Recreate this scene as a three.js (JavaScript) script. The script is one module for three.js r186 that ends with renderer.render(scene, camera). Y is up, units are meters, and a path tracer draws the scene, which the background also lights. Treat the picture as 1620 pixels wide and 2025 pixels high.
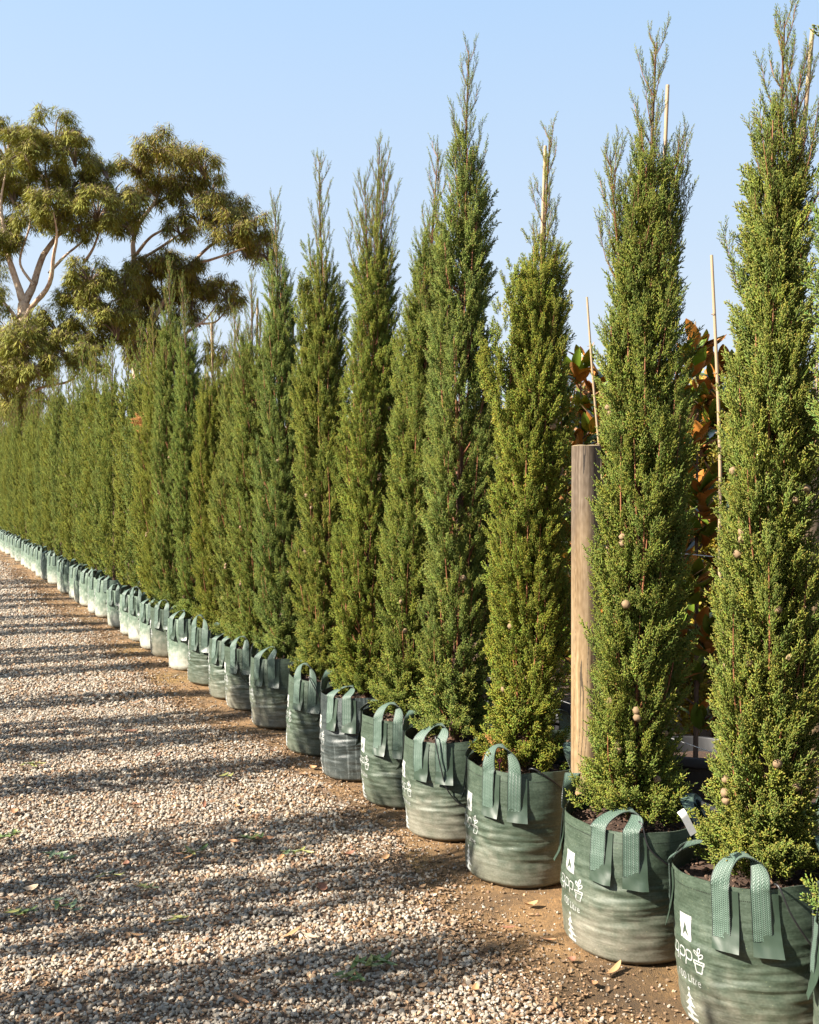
import * as THREE from 'three';
import { mergeGeometries, mergeVertices, toCreasedNormals } from 'three/addons/utils/BufferGeometryUtils.js';
import { ImprovedNoise } from 'three/addons/math/ImprovedNoise.js';

// ------------------------------------------------------------------ camera, sky, sun, exposure
const W = 819, Hh = 1024, F = 2100, PW = 1620, PH = 2025, EYE = 1.65, HORIZON = 965;
const scene = new THREE.Scene();
const camera = new THREE.PerspectiveCamera(2 * Math.atan(PH / 2 / F) * 180 / Math.PI, PW / PH, 0.05, 1500);
camera.position.set(0, EYE, 0);
camera.setViewOffset(PW, PH, 0, PH / 2 - HORIZON, PW, PH);
camera.updateProjectionMatrix();

const EL = 37 * Math.PI / 180, SUN = new THREE.Vector3(-0.93 * Math.cos(EL), Math.sin(EL), 0.367 * Math.cos(EL)).normalize();
const EXPOSURE = 3.6;
{
  const w = 1024, h = 512, data = new Float32Array(w * h * 4);
  const stops = [[0, [0.226, 0.247, 0.269]], [0.10, [0.206, 0.237, 0.271]], [0.22, [0.172, 0.216, 0.271]], [0.43, [0.129, 0.188, 0.270]], [0.9, [0.093, 0.151, 0.25]], [1.58, [0.077, 0.129, 0.222]]];
  for (let y = 0; y < h; y++) {
    const e = ((y + 0.5) / h - 0.5) * Math.PI;
    for (let x = 0; x < w; x++) {
      const a = ((x + 0.5) / w - 0.5) * 2 * Math.PI, o = (y * w + x) * 4;
      let c;
      if (e < 0) c = [0.10, 0.088, 0.07];
      else {
        let k = 1; while (k < stops.length - 1 && e > stops[k][0]) k++;
        const [e0, c0] = stops[k - 1], [e1, c1] = stops[k], t = Math.min(1, (e - e0) / (e1 - e0));
        c = c0.map((v, i) => v + (c1[i] - v) * t);
        const dx = Math.cos(a) * Math.cos(e), dz = Math.sin(a) * Math.cos(e), dy = Math.sin(e);
        const ang = Math.acos(Math.max(-1, Math.min(1, dx * SUN.x + dy * SUN.y + dz * SUN.z)));
        const g = Math.exp(-ang / 0.42);
        c = c.map((v, i) => v + g * [0.4, 0.37, 0.31][i]);
      }
      data[o] = c[0]; data[o + 1] = c[1]; data[o + 2] = c[2]; data[o + 3] = 1;
    }
  }
  const sky = new THREE.DataTexture(data, w, h, THREE.RGBAFormat, THREE.FloatType);
  sky.mapping = THREE.EquirectangularReflectionMapping; sky.magFilter = THREE.LinearFilter; sky.minFilter = THREE.LinearFilter; sky.needsUpdate = true;
  scene.background = sky; scene.environment = sky;
}
const sun = new THREE.DirectionalLight(new THREE.Color().setRGB(1, 0.92, 0.79), 5);
sun.position.copy(SUN).multiplyScalar(60).add(new THREE.Vector3(-3, 0, -10));
sun.target.position.set(-3, 0, -10);
sun.castShadow = true; sun.shadow.mapSize.set(4096, 4096); sun.shadow.radius = 1;
Object.assign(sun.shadow.camera, { left: -35, right: 35, top: 30, bottom: -30, near: 1, far: 140 });
scene.add(sun, sun.target);

const renderer = new THREE.WebGLRenderer({ antialias: true });
renderer.setSize(W, Hh);
renderer.toneMapping = THREE.LinearToneMapping;
renderer.toneMappingExposure = EXPOSURE;
renderer.shadowMap.enabled = true;

// ------------------------------------------------------------------ helpers
function rng(seed) { let a = seed >>> 0; return () => { a = (a + 0x6d2b79f5) | 0; let t = Math.imul(a ^ (a >>> 15), 1 | a); t = (t + Math.imul(t ^ (t >>> 7), 61 | t)) ^ t; return ((t ^ (t >>> 14)) >>> 0) / 4294967296; }; }
const perlin = new ImprovedNoise(), noise = (x, y, z = 0.37) => perlin.noise(x + 100.13, y + 57.7, z + 31.1);
const V = (x, y, z) => new THREE.Vector3(x, y, z), lerp = THREE.MathUtils.lerp, clamp = THREE.MathUtils.clamp, smooth = (x, a, b) => { const t = clamp((x - a) / (b - a), 0, 1); return t * t * (3 - 2 * t); };
const at = (px, py, d) => V((px - PW / 2) / F * d, EYE - (py - HORIZON) / F * d, -d);      // a point d metres ahead
const RA = 2.65, RS = 0.4714, RC = 1.1056;                                               // the front row of bags: x = RA - RS * d
const rowX = (d, perp = 0) => RA - RS * d + perp * RC;
const used = {};
function numbered(name) { const n = used[name] = (used[name] ?? -1) + 1; return n ? name + '_' + String(n).padStart(3, '0') : name; }
function tag(o, label, category, group) { o.userData = { label, category }; if (group) o.userData.group = group; return o; }
function thing(name, label, category, pos, group, turn = 0) {
  const g = new THREE.Group(); g.name = numbered(name); g.position.copy(pos); g.rotation.y = turn; scene.add(g);
  return tag(g, label, category, group);
}
function part(name, geo, mat, parent) {
  const m = new THREE.Mesh(geo, mat); m.name = parent === scene ? numbered(name) : name; m.castShadow = m.receiveShadow = true; parent.add(m); return m;
}
function struct(name, geo, mat) { const m = part(name, geo, mat, scene); m.userData = { kind: 'structure' }; return m; }
const lin = (r, g, b) => new THREE.Color().setRGB(r, g, b);
const std = (c, roughness = 0.8, more = {}) => new THREE.MeshStandardMaterial({ color: lin(...c), roughness, side: THREE.DoubleSide, ...more });
const ORD = ['first', 'second', 'third', 'fourth', 'fifth', 'sixth', 'seventh', 'eighth', 'ninth', 'tenth', 'eleventh', 'twelfth', 'thirteenth', 'fourteenth', 'fifteenth', 'sixteenth', 'seventeenth', 'eighteenth', 'nineteenth', 'twentieth', 'twenty-first', 'twenty-second', 'twenty-third', 'twenty-fourth', 'twenty-fifth', 'twenty-sixth', 'twenty-seventh', 'twenty-eighth'];

// A texture from a function of u, v in 0..1 giving sRGB 0..255 (or one value for grey).
function tex(w, h, f, color = true) {
  const d = new Uint8Array(w * h * 4);
  for (let y = 0; y < h; y++) for (let x = 0; x < w; x++) {
    const c = f((x + 0.5) / w, (y + 0.5) / h), o = (y * w + x) * 4;
    if (typeof c === 'number') d[o] = d[o + 1] = d[o + 2] = clamp(c, 0, 255); else { d[o] = clamp(c[0], 0, 255); d[o + 1] = clamp(c[1], 0, 255); d[o + 2] = clamp(c[2], 0, 255); }
    d[o + 3] = 255;
  }
  const t = new THREE.DataTexture(d, w, h); t.magFilter = THREE.LinearFilter; t.minFilter = THREE.LinearFilter; t.wrapS = t.wrapT = THREE.RepeatWrapping;
  if (color) t.colorSpace = THREE.SRGBColorSpace; t.needsUpdate = true; return t;
}
const torus = (u, v, k, s) => { const a = u * 2 * Math.PI, b = v * 2 * Math.PI; return noise(Math.cos(a) * k + s, Math.sin(a) * k, Math.cos(b) * k + s * 0.7) * 0.6 + noise(Math.sin(b) * k + s * 1.3, Math.cos(a + 1) * k, Math.sin(a) * k) * 0.6; };   // noise that tiles
// Tapered tube through points with radii.
function limb(pts, radii, n = 16, sides = 6, wob = 0) {
  const c = new THREE.CatmullRomCurve3(pts, false, 'centripetal'), pos = [], uv = [], idx = [];
  let nrm = null; const T = V(0, 0, 0);
  let len = 0, prev = null;
  for (let i = 0; i <= n; i++) {
    const t = i / n, p = c.getPoint(t); c.getTangent(t, T);
    if (prev) len += p.distanceTo(prev); prev = p;
    if (!nrm) nrm = Math.abs(T.y) < 0.9 ? V(0, 1, 0) : V(1, 0, 0);
    nrm = nrm.clone().addScaledVector(T, -nrm.dot(T)).normalize();
    const b = T.clone().cross(nrm), f = t * (radii.length - 1), k = Math.min(radii.length - 2, Math.floor(f)), r0 = lerp(radii[k], radii[k + 1], f - k);
    for (let j = 0; j <= sides; j++) {
      const a = j / sides * 2 * Math.PI, r = r0 * (1 + wob * noise(Math.cos(a) * 1.5, len * 2.2, Math.sin(a) * 1.5));
      pos.push(p.x + (nrm.x * Math.cos(a) + b.x * Math.sin(a)) * r, p.y + (nrm.y * Math.cos(a) + b.y * Math.sin(a)) * r, p.z + (nrm.z * Math.cos(a) + b.z * Math.sin(a)) * r);
      uv.push(j / sides, len);
      if (i && j) { const q = i * (sides + 1) + j; idx.push(q - sides - 2, q - sides - 1, q, q - sides - 2, q, q - 1); }
    }
  }
  const g = new THREE.BufferGeometry(); g.setAttribute('position', new THREE.Float32BufferAttribute(pos, 3)); g.setAttribute('uv', new THREE.Float32BufferAttribute(uv, 2)); g.setIndex(idx); g.computeVertexNormals(); return g;
}
// Soup of triangles with colours.
class Soup {
  constructor() { this.p = []; this.c = []; this.i = []; }
  spindle(a, dir, len, r, col, spread = 0.45) {        // a three-sided bud or twig, pointed at both ends
    const b = this.p.length / 3, up = Math.abs(dir.y) < 0.9 ? V(0, 1, 0) : V(1, 0, 0), n = up.clone().cross(dir).normalize(), m = dir.clone().cross(n);
    const mid = a.clone().addScaledVector(dir, len * spread), tip = a.clone().addScaledVector(dir, len);
    this.p.push(a.x, a.y, a.z); for (let k = 0; k < 3; k++) { const q = k * 2.0944, s = Math.sin(q) * r, c = Math.cos(q) * r; this.p.push(mid.x + n.x * c + m.x * s, mid.y + n.y * c + m.y * s, mid.z + n.z * c + m.z * s); }
    this.p.push(tip.x, tip.y, tip.z); for (let k = 0; k < 5; k++) this.c.push(...col);
    for (let k = 0; k < 3; k++) { const u = b + 1 + k, w = b + 1 + (k + 1) % 3; this.i.push(b, w, u, u, w, b + 4); }
  }
  leaf(a, dir, side, len, wid, droop, fold, col, seg = 3) { // a pointed leaf folded along its rib
    const b = this.p.length / 3, nrm = dir.clone().cross(side).normalize();
    for (let k = 0; k <= seg; k++) {
      const t = k / seg, w = wid * Math.sin(Math.PI * Math.pow(t, 0.8) * 0.97 + 0.04), p = a.clone().addScaledVector(dir, len * t).add(V(0, -droop * len * t * t, 0));
      for (const s of [-1, 0, 1]) { const q = p.clone().addScaledVector(side, s * w * 0.5).addScaledVector(nrm, Math.abs(s) * fold * w); this.p.push(q.x, q.y, q.z); this.c.push(...col); }
      if (k) { const o = b + k * 3; this.i.push(o - 3, o - 2, o + 1, o - 3, o + 1, o, o - 2, o - 1, o + 2, o - 2, o + 2, o + 1); }
    }
  }
  build() { const g = new THREE.BufferGeometry(); g.setAttribute('position', new THREE.Float32BufferAttribute(this.p, 3)); g.setAttribute('color', new THREE.Float32BufferAttribute(this.c, 3)); g.setIndex(this.i); g.computeVertexNormals(); return g; }
}
function inst(name, geo, mat, list, parent, colors) {
  const m = new THREE.InstancedMesh(geo, mat, Math.max(1, list.length)); m.name = parent === scene ? numbered(name) : name; m.castShadow = m.receiveShadow = true;
  list.forEach((x, i) => { m.setMatrixAt(i, x); if (colors) m.setColorAt(i, colors[i]); });
  m.userData = { kind: 'stuff' }; parent.add(m); return m;
}
const Q = new THREE.Quaternion(), Q2 = new THREE.Quaternion(), Y = V(0, 1, 0);
const place = (p, dir, roll, s) => { Q.setFromUnitVectors(Y, dir); Q2.setFromAxisAngle(Y, roll); return new THREE.Matrix4().compose(p, Q.clone().multiply(Q2), typeof s === 'number' ? V(s, s, s) : s); };

// ------------------------------------------------------------------ ground
{
  const gravelTex = tex(512, 512, (u, v) => {
    const a = torus(u, v, 14, 3), b = torus(u, v, 34, 9), c = torus(u, v, 70, 21), k = 96 + 26 * a + 38 * b + 44 * c;
    return [k * 1.15, k * 0.93, k * 0.73];
  });
  const gbump = tex(512, 512, (u, v) => 128 + 90 * torus(u, v, 34, 9) + 90 * torus(u, v, 70, 21), false);
  for (const t of [gravelTex, gbump]) t.repeat.set(1, 1);
  // one sheet to the horizon, finer near the path, gently uneven
  const pos = [], uv = [], idx = [], xs = [], zs = [];
  const run = (a, b, s) => { const o = []; for (let x = a; x < b - 1e-6; x += s) o.push(x); return o; };
  xs.push(-600, -200, -80, -40, -25, ...run(-18, 8, 0.25), 8, 14, 25, 60, 200, 600);
  zs.push(-900, -300, -120, -60, -40, ...run(-32, 4, 0.25), 4, 10, 30, 100, 300);
  for (const z of zs) for (const x of xs) {
    const near = Math.abs(x + 5) < 14 && z > -33 && z < 5 ? 1 : 0;
    pos.push(x, near * 0.012 * (noise(x * 0.9, z * 0.9) + 0.6 * noise(x * 2.3, z * 2.3)) - 0.012, z); uv.push(x * 1.4, z * 1.4);
  }
  for (let j = 1; j < zs.length; j++) for (let i = 1; i < xs.length; i++) { const q = j * xs.length + i; idx.push(q - xs.length - 1, q - 1, q, q - xs.length - 1, q, q - xs.length); }
  const g = new THREE.BufferGeometry(); g.setAttribute('position', new THREE.Float32BufferAttribute(pos, 3)); g.setAttribute('uv', new THREE.Float32BufferAttribute(uv, 2)); g.setIndex(idx); g.computeVertexNormals();
  struct('ground', g, new THREE.MeshStandardMaterial({ map: gravelTex, bumpMap: gbump, bumpScale: 0.01, roughness: 0.95, side: THREE.DoubleSide }));
}
const groundY = (x, z) => 0.012 * (noise(x * 0.9, z * 0.9) + 0.6 * noise(x * 2.3, z * 2.3)) - 0.012;
// sandy strip along the bags
const sandEdge = (d) => lerp(-0.36, -0.46, smooth(d, 7, 10)) + 0.10 * Math.exp(-Math.pow((d - 6.7) / 0.9, 2)) - 0.16 * noise(d * 0.9, 3.3) - 0.12 * noise(d * 2.3, 8.1);
{
  const sandTex = tex(512, 512, (u, v) => {
    const a = torus(u, v, 5, 1), b = torus(u, v, 26, 5), c = torus(u, v, 80, 8), k = 122 + 28 * a + 40 * b + 74 * c;
    return [k, k * 0.775, k * 0.50];
  });
  const sbump = tex(512, 512, (u, v) => 128 + 60 * torus(u, v, 26, 5) + 120 * torus(u, v, 80, 8), false);
  const pos = [], uv = [], col = [], idx = [], N = 420, M = 26;
  for (let i = 0; i <= N; i++) {
    const d = 1.2 + i * 0.075, e = sandEdge(d) - 0.04;
    for (let j = 0; j <= M; j++) {
      const p = lerp(e, 1.35, Math.pow(j / M, 1.3)), x = rowX(d, p), z = -d;
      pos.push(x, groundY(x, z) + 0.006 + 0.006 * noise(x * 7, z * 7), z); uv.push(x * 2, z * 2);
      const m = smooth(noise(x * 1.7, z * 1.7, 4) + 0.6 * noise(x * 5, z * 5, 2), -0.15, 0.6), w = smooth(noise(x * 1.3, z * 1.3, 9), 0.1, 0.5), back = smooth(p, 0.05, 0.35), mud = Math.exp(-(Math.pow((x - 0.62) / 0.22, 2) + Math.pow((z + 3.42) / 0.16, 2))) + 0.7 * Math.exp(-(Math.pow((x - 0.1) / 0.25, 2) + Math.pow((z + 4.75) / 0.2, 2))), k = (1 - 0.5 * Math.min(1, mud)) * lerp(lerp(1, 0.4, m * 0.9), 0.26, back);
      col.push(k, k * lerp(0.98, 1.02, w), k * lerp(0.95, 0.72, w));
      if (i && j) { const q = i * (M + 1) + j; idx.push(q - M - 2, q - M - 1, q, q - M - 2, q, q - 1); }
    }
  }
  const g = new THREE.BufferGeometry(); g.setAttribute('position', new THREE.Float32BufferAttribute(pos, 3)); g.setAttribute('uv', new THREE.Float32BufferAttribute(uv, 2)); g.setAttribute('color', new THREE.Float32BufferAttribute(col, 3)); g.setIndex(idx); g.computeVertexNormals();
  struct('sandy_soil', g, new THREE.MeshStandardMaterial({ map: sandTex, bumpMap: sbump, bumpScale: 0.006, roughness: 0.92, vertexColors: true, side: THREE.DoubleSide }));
}
// loose stones of the path
function stone(seed, flat) {
  const r = rng(seed); let g = mergeVertices(new THREE.IcosahedronGeometry(0.5, 2).deleteAttribute('uv').deleteAttribute('normal')); const p = g.attributes.position;
  const cuts = []; for (let k = 0; k < 9; k++) cuts.push([V(r() - 0.5, r() - 0.5, r() - 0.5).normalize(), 0.27 + 0.16 * r()]);
  for (let i = 0; i < p.count; i++) { const v = V(p.getX(i), p.getY(i), p.getZ(i)); for (const [n, h] of cuts) { const q = v.dot(n) - h; if (q > 0) v.addScaledVector(n, -q * 0.92); } p.setXYZ(i, v.x, v.y * flat, v.z * 0.85); }
  g = g.toNonIndexed(); return toCreasedNormals(g, 0.6);
}
{
  const r = rng(77), stones = [stone(1, 0.75), stone(2, 0.62), stone(3, 0.85), stone(4, 0.7)], lists = stones.map(() => []), cols = stones.map(() => []);
  const palette = [[0.30, 0.245, 0.185], [0.25, 0.205, 0.155], [0.34, 0.285, 0.215], [0.20, 0.162, 0.124], [0.27, 0.23, 0.187], [0.31, 0.205, 0.12], [0.21, 0.12, 0.068], [0.38, 0.33, 0.262]];
  const bands = [[2.7, 5.2, 9200, 0.0138], [5.2, 8, 6600, 0.015], [8, 13, 3400, 0.02], [13, 22, 1500, 0.027], [22, 34, 700, 0.036]];
  for (const [d0, d1, per, size] of bands) {
    const x0 = (d) => Math.max(-0.386 * d - 1.1, rowX(d, -3.1)), n = Math.round((d1 - d0) * per * 2.7);
    for (let i = 0; i < n; i++) {
      const d = lerp(d0, d1, r()), e = sandEdge(d), x = lerp(rowX(d, e + 0.55), rowX(d, -3.3), r());
      if (x < x0(d)) continue;
      const p = (x - rowX(d)) / RC, over = p - e; let s = size * (0.5 + 1.05 * Math.pow(r(), 2.6) + 0.25 * r());
      const ragged = over + 0.12 * noise(x * 4.5, d * 4.5, 6) + 0.07 * noise(x * 13, d * 13, 2); let brown = false;
      if (ragged > -0.1) { if (r() > 0.9 * Math.exp(-(ragged + 0.1) * 6) + 0.06) continue; s *= lerp(0.95, 0.55, smooth(ragged, -0.1, 0.1) * (0.5 + 0.5 * r())); brown = r() < 0.55; }
      else if (ragged > -0.45) brown = r() < 0.18;
      const k = Math.floor(r() * 4), y = groundY(x, -d) + s * (0.1 + 0.25 * r()) + (over > -0.02 ? 0.006 : 0.004);
      Q.setFromEuler(new THREE.Euler((r() - 0.5) * 1.3, r() * 6.283, (r() - 0.5) * 1.3));
      lists[k].push(new THREE.Matrix4().compose(V(x, y, -d), Q, V(s * (0.85 + 0.4 * r()), s * (0.8 + 0.4 * r()), s)));
      const c = brown ? [0.17, 0.105, 0.055] : palette[Math.min(7, Math.floor(Math.pow(r(), 1.25) * 8))], j = 0.86 + 0.28 * r(); cols[k].push(lin(c[0] * j * 0.97, c[1] * j, c[2] * j * 1.04));
    }
  }
  const mat = std([1, 1, 1], 0.9);
  stones.forEach((g, k) => { const m = inst('gravel', g, mat, lists[k], scene, cols[k]); m.userData.label = 'loose beige and brown gravel stones covering the nursery path'; m.userData.category = 'gravel'; });
  console.log('stones', lists.map((l) => l.length).join(' '));
}

// ------------------------------------------------------------------ grow bags
const BR = 0.245, BH = 0.48;
const BAGS = [2.84, 3.345, 3.897, 4.596, 5.155, 5.66, 6.185, 6.77, 7.46, 8.07, 8.49, 9.11, 9.78, 10.55, 11.02, 11.58, 12.07, 12.75, 13.68, 14.2, 14.94, 15.39, 15.93, 16.84, 17.18, 18.4, 19.28, 19.88, 20.86, 21.54, 22.06, 22.6, 23.9, 25, 26.3, 27.3, 27.9, 28.5, 29.1, 29.7, 30.3, 30.9, 31.5];
function bagRadius(a, y, seed) {
  const t = y / BH, c = Math.cos(a), s = Math.sin(a);
  let r = BR * (0.965 + 0.05 * Math.sin(Math.PI * clamp(t * 0.92 + 0.02, 0, 1)));
  r += 0.010 * noise(c * 1.1 + seed, s * 1.1, y * 3) + 0.006 * noise(c * 2.2 + seed, s * 2.2, y * 9);
  const band = Math.exp(-Math.pow((t - 0.42) / 0.26, 2));
  r += band * 0.006 * noise(c * 1.7 + seed * 2, s * 1.7 + y * 1.5, y * 36) + (band + 0.15) * 0.0034 * noise(c * 2.6 + seed, s * 2.6, y * 90);
  r += 0.010 * smooth(t, 0.8, 1) * noise(c * 2.6 + seed, s * 2.6, 5) + (t < 0.06 ? -0.03 * Math.pow(1 - t / 0.06, 2) : 0);
  return r;
}
// angle a: 0 towards the camera (+z), growing towards -x
const bagPoint = (a, y, seed, off = 0, base = 0) => { const r = bagRadius(a + base, y, seed) + off; return V(-Math.sin(a) * r, y, Math.cos(a) * r); };
function gridGeo(nu, nv, f, uvf) {
  const pos = [], uv = [], idx = [];
  for (let j = 0; j <= nv; j++) for (let i = 0; i <= nu; i++) {
    const u = i / nu, v = j / nv, p = f(u, v); pos.push(p.x, p.y, p.z); uv.push(...(uvf ? uvf(u, v) : [u, v]));
    if (i && j) { const q = j * (nu + 1) + i; idx.push(q - nu - 2, q - nu - 1, q, q - nu - 2, q, q - 1); }
  }
  const g = new THREE.BufferGeometry(); g.setAttribute('position', new THREE.Float32BufferAttribute(pos, 3)); g.setAttribute('uv', new THREE.Float32BufferAttribute(uv, 2)); g.setIndex(idx); g.computeVertexNormals(); return g;
}
const topOf = (a, seed) => BH + 0.008 * noise(Math.cos(a) * 1.6 + seed, Math.sin(a) * 1.6, 2.2);
function bagBody(seed, nu, nv) {
  const outer = gridGeo(nu, nv, (u, v) => { const a = -u * 2 * Math.PI, y = v * topOf(a, seed); return bagPoint(a, y, seed); });
  const fold = gridGeo(nu, 3, (u, v) => { const a = -u * 2 * Math.PI, y = topOf(a, seed); return bagPoint(a, v < 0.5 ? y : y - (v - 0.5) * 0.18, seed, v < 0.2 ? 0 : -0.004); }, (u, v) => [u, 1 - v * 0.15]);
  const base = gridGeo(nu, 1, (u, v) => { const a = -u * 2 * Math.PI, p = bagPoint(a, 0, seed); return V(p.x * (1 - v), 0.004, p.z * (1 - v)); }, (u) => [u, 0]);
  return mergeGeometries([outer, fold, base]);
}
function bagTexture(seed, dust, dark, sunPale = 0) {  // last argument: paler copy with the sunlit face of distant bags painted in
  const r = rng(seed), sp = []; for (let k = 0; k < 900; k++) sp.push([r(), Math.pow(r(), 1.5), 0.4 + r()]);
  const speck = new Map(); for (const [u, v, s] of sp) speck.set(Math.floor(u * 640) + ',' + Math.floor(v * 320), s);
  return tex(1024, 512, (u, v) => {
    const a = u * 6.2832, c = Math.cos(a), s = Math.sin(a);
    const n1 = noise(c * 1.3 + seed, s * 1.3, v * 2.5), n2 = noise(c * 6 + seed, s * 6, v * 14), n3 = noise(c * 30, s * 30, v * 80), streak = noise(c * 26 + seed, s * 26, v * 1.3), weft = noise(c * 3, s * 3, v * 120 + seed);
    let d = smooth(1 - v + 0.3 * n1 + 0.15 * n2 + 0.08 * streak, 0.3, 1.1) * dust + 0.1 + 0.05 * dust * (weft + 0.5) + 0.10 * Math.max(0, n2) * dust;
    d = clamp(d, 0, 1);
    const g = sunPale ? [78, 97, 82] : [50, 65, 52], b = sunPale ? [160, 160, 148] : [112, 107, 95], w = dark ? [42, 50, 50] : g, q = dark ? [84, 86, 82] : b;
    let o = [0, 1, 2].map((i) => lerp(w[i], q[i], d) + 12 * n3 + 9 * weft + 8 * n1 + 9 * n2);
    if (dark && streak > 0.34 && n2 > -0.25) o = o.map((x) => x + 26);
    const sk = speck.get(Math.floor(u * 640) + ',' + Math.floor(v * 320)); if (sk) o = o.map((x, i) => x + sk * [34, 30, 18][i]);
    if (v > 0.918 && v < 0.926 && (u * 260) % 1 < 0.62) o = o.map((x) => x * 0.55); if (v > 0.926) o = o.map((x) => x * 1.06);
    const foot = smooth(0.05 + 0.03 * n2 - v, 0, 0.03); return o.map((x, i) => lerp(x, [70, 58, 38][i], foot * 0.75));
  });
}
const weave = tex(256, 256, (u, v) => 128 + 60 * Math.sign(Math.sin(u * 402.1) * Math.sin(v * 402.1)) + 40 * noise(u * 60, v * 60), false); weave.repeat.set(9, 3);
const bagMats = [[11, 0.62, 0], [12, 0.74, 0], [13, 0.55, 0], [14, 0.45, 1], [15, 1.0, 0, 1], [16, 1.15, 0, 1]].map(([s, d, k, w]) => new THREE.MeshPhysicalMaterial({ map: bagTexture(s, d, k, w), bumpMap: weave, bumpScale: 0.0006, roughness: k ? 0.42 : 0.5, sheen: 0.1, sheenRoughness: 0.5, sheenColor: lin(0.8, 0.85, 0.8), side: THREE.DoubleSide }));  // last two, for distant bags: sunlight put into lighter green and heavier dust
const bagSeeds = [0.3, 1.7, 3.1, 4.9], bagGeos = bagSeeds.map((s) => bagBody(s, 110, 90)), bagFar = bagSeeds.map((s) => bagBody(s, 40, 16));
const strapTex = tex(64, 512, (u, v) => {
  const k = Math.floor(u * 9), ph = (k % 2 ? 1 : -1) * u * 9, z = ((v * 90 + ph * 0.9) % 1 + 1) % 1, line = (u * 9) % 1, edge = u < 0.05 || u > 0.95;
  const stitch = line < 0.14 || edge; const hi = z < 0.5 && !stitch;
  return hi ? [90, 110, 97] : stitch ? [22, 33, 28] : [50, 71, 59];
});
const strapBump = tex(64, 512, (u, v) => { const k = Math.floor(u * 9), ph = (k % 2 ? 1 : -1) * u * 9; return 128 + 80 * Math.sin((v * 90 + ph * 0.9) * 6.283) - ((u * 9) % 1 < 0.14 ? 60 : 0); }, false);
const strapMat = new THREE.MeshPhysicalMaterial({ map: strapTex, bumpMap: strapBump, bumpScale: 0.0015, roughness: 0.5, side: THREE.DoubleSide, sheen: 0.2, sheenColor: lin(0.8, 0.9, 0.85) });
const patchMat = std([0.027, 0.045, 0.03], 0.42), soilMat = new THREE.MeshStandardMaterial({ map: tex(256, 256, (u, v) => { const k = 52 + 26 * torus(u, v, 14, 2) + 46 * torus(u, v, 40, 6); return [k * 1.15, k * 0.82, k * 0.62]; }), roughness: 1, side: THREE.DoubleSide, bumpMap: strapBump, bumpScale: 0.001 });
const SW = 0.056, SX = 0.057;                                       // strap width; half the distance between the two sewn ends
// one handle, sewn at angle 0 of a bag: strap (flat on the bag, arching above the rim) and its two backing patches
function handleGeo(seed, rise, inward, skew, base) {
  const path = [], N = 60;
  for (let i = 0; i <= N; i++) {
    const t = i / N, up = 0.30;                                      // sewn part, arch, sewn part
    let c, w;
    if (t < up || t > 1 - up) {
      const side = t < 0.5 ? 1 : -1, s = t < up ? t / up : (1 - t) / up, y = BH - 0.15 + s * 0.155, a = side * SX / BR;
      c = bagPoint(a, Math.min(y, BH), seed, 0.0075, base); c.y = y; w = V(Math.cos(a), 0, Math.sin(a));
    } else {
      const s = (t - up) / (1 - 2 * up), th = s * Math.PI, e = Math.sin(th), x = -(SX - 0.0) * Math.cos(th) + skew * e, y = BH + 0.005 + rise * Math.pow(e, 0.8), q = smooth(s, 0, 0.5) - smooth(s, 0.5, 1);
      const zc = bagPoint(SX / BR * Math.cos(th), BH, seed, 0.0075, base).z; c = V(x, y, zc - inward * e);
      const ang = s * Math.PI; w = V(Math.abs(Math.cos(ang)) + 0.25, 0.1 * Math.sin(2 * ang), 0.9 * Math.sin(ang)).normalize();
    }
    path.push([c, w]);
  }
  const faces = [];
  for (const off of [0.0014, -0.0014]) faces.push(gridGeo(4, N, (u, v) => { const i = Math.round(v * N), [c, w] = path[i], T = (path[Math.min(N, i + 1)][0]).clone().sub(path[Math.max(0, i - 1)][0]).normalize(), n = T.clone().cross(w).normalize(); return c.clone().addScaledVector(w, (u - 0.5) * SW).addScaledVector(n, off + 0.0016 * noise(u * 3, v * 18 + seed)); }, (u, v) => [u, v]));
  for (const e of [-0.5, 0.5]) faces.push(gridGeo(1, N, (u, v) => { const i = Math.round(v * N), [c, w] = path[i], T = (path[Math.min(N, i + 1)][0]).clone().sub(path[Math.max(0, i - 1)][0]).normalize(), n = T.clone().cross(w).normalize(); return c.clone().addScaledVector(w, e * SW).addScaledVector(n, (u - 0.5) * 0.0028); }, (u, v) => [0.02, v]));
  return mergeGeometries(faces);
}
function patchGeo(seed, side, drop, lift, base) {                          // a rectangle of bag cloth behind the sewn strap end, its foot curling away
  const wide = 0.078, off = side * SX / BR + (-0.012) / BR;
  const f = (d) => (u, v) => { const a = off - (u - 0.5) * wide / BR, y = BH - 0.012 - v * (0.155 + drop), out = 0.0035 + d + lift * Math.pow(v, 4) * (0.6 + 0.8 * u) + 0.006 * v * noise(u * 3 + seed, v * 5); return bagPoint(a, y, seed, out, base); };
  return mergeGeometries([gridGeo(8, 14, f(0)), gridGeo(8, 14, f(-0.0012))]);
}
const handleKinds = [[0.085, 0.035, 0.012], [0.07, 0.06, 0.03], [0.10, 0.02, -0.01], [0.05, 0.08, 0.035]];
const handleGeos = bagSeeds.map((s, k) => [0, 1, 2, 3].map((h) => handleGeo(s, ...handleKinds[(k + h * 3 + (h >> 1)) % 4], h * Math.PI / 2)));
const patchGeos = bagSeeds.map((s) => [0, 1, 2, 3].map((h) => [patchGeo(s, 1, 0.018, 0.016, h * Math.PI / 2), patchGeo(s, -1, 0.024, 0.020, h * Math.PI / 2)]));
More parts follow.
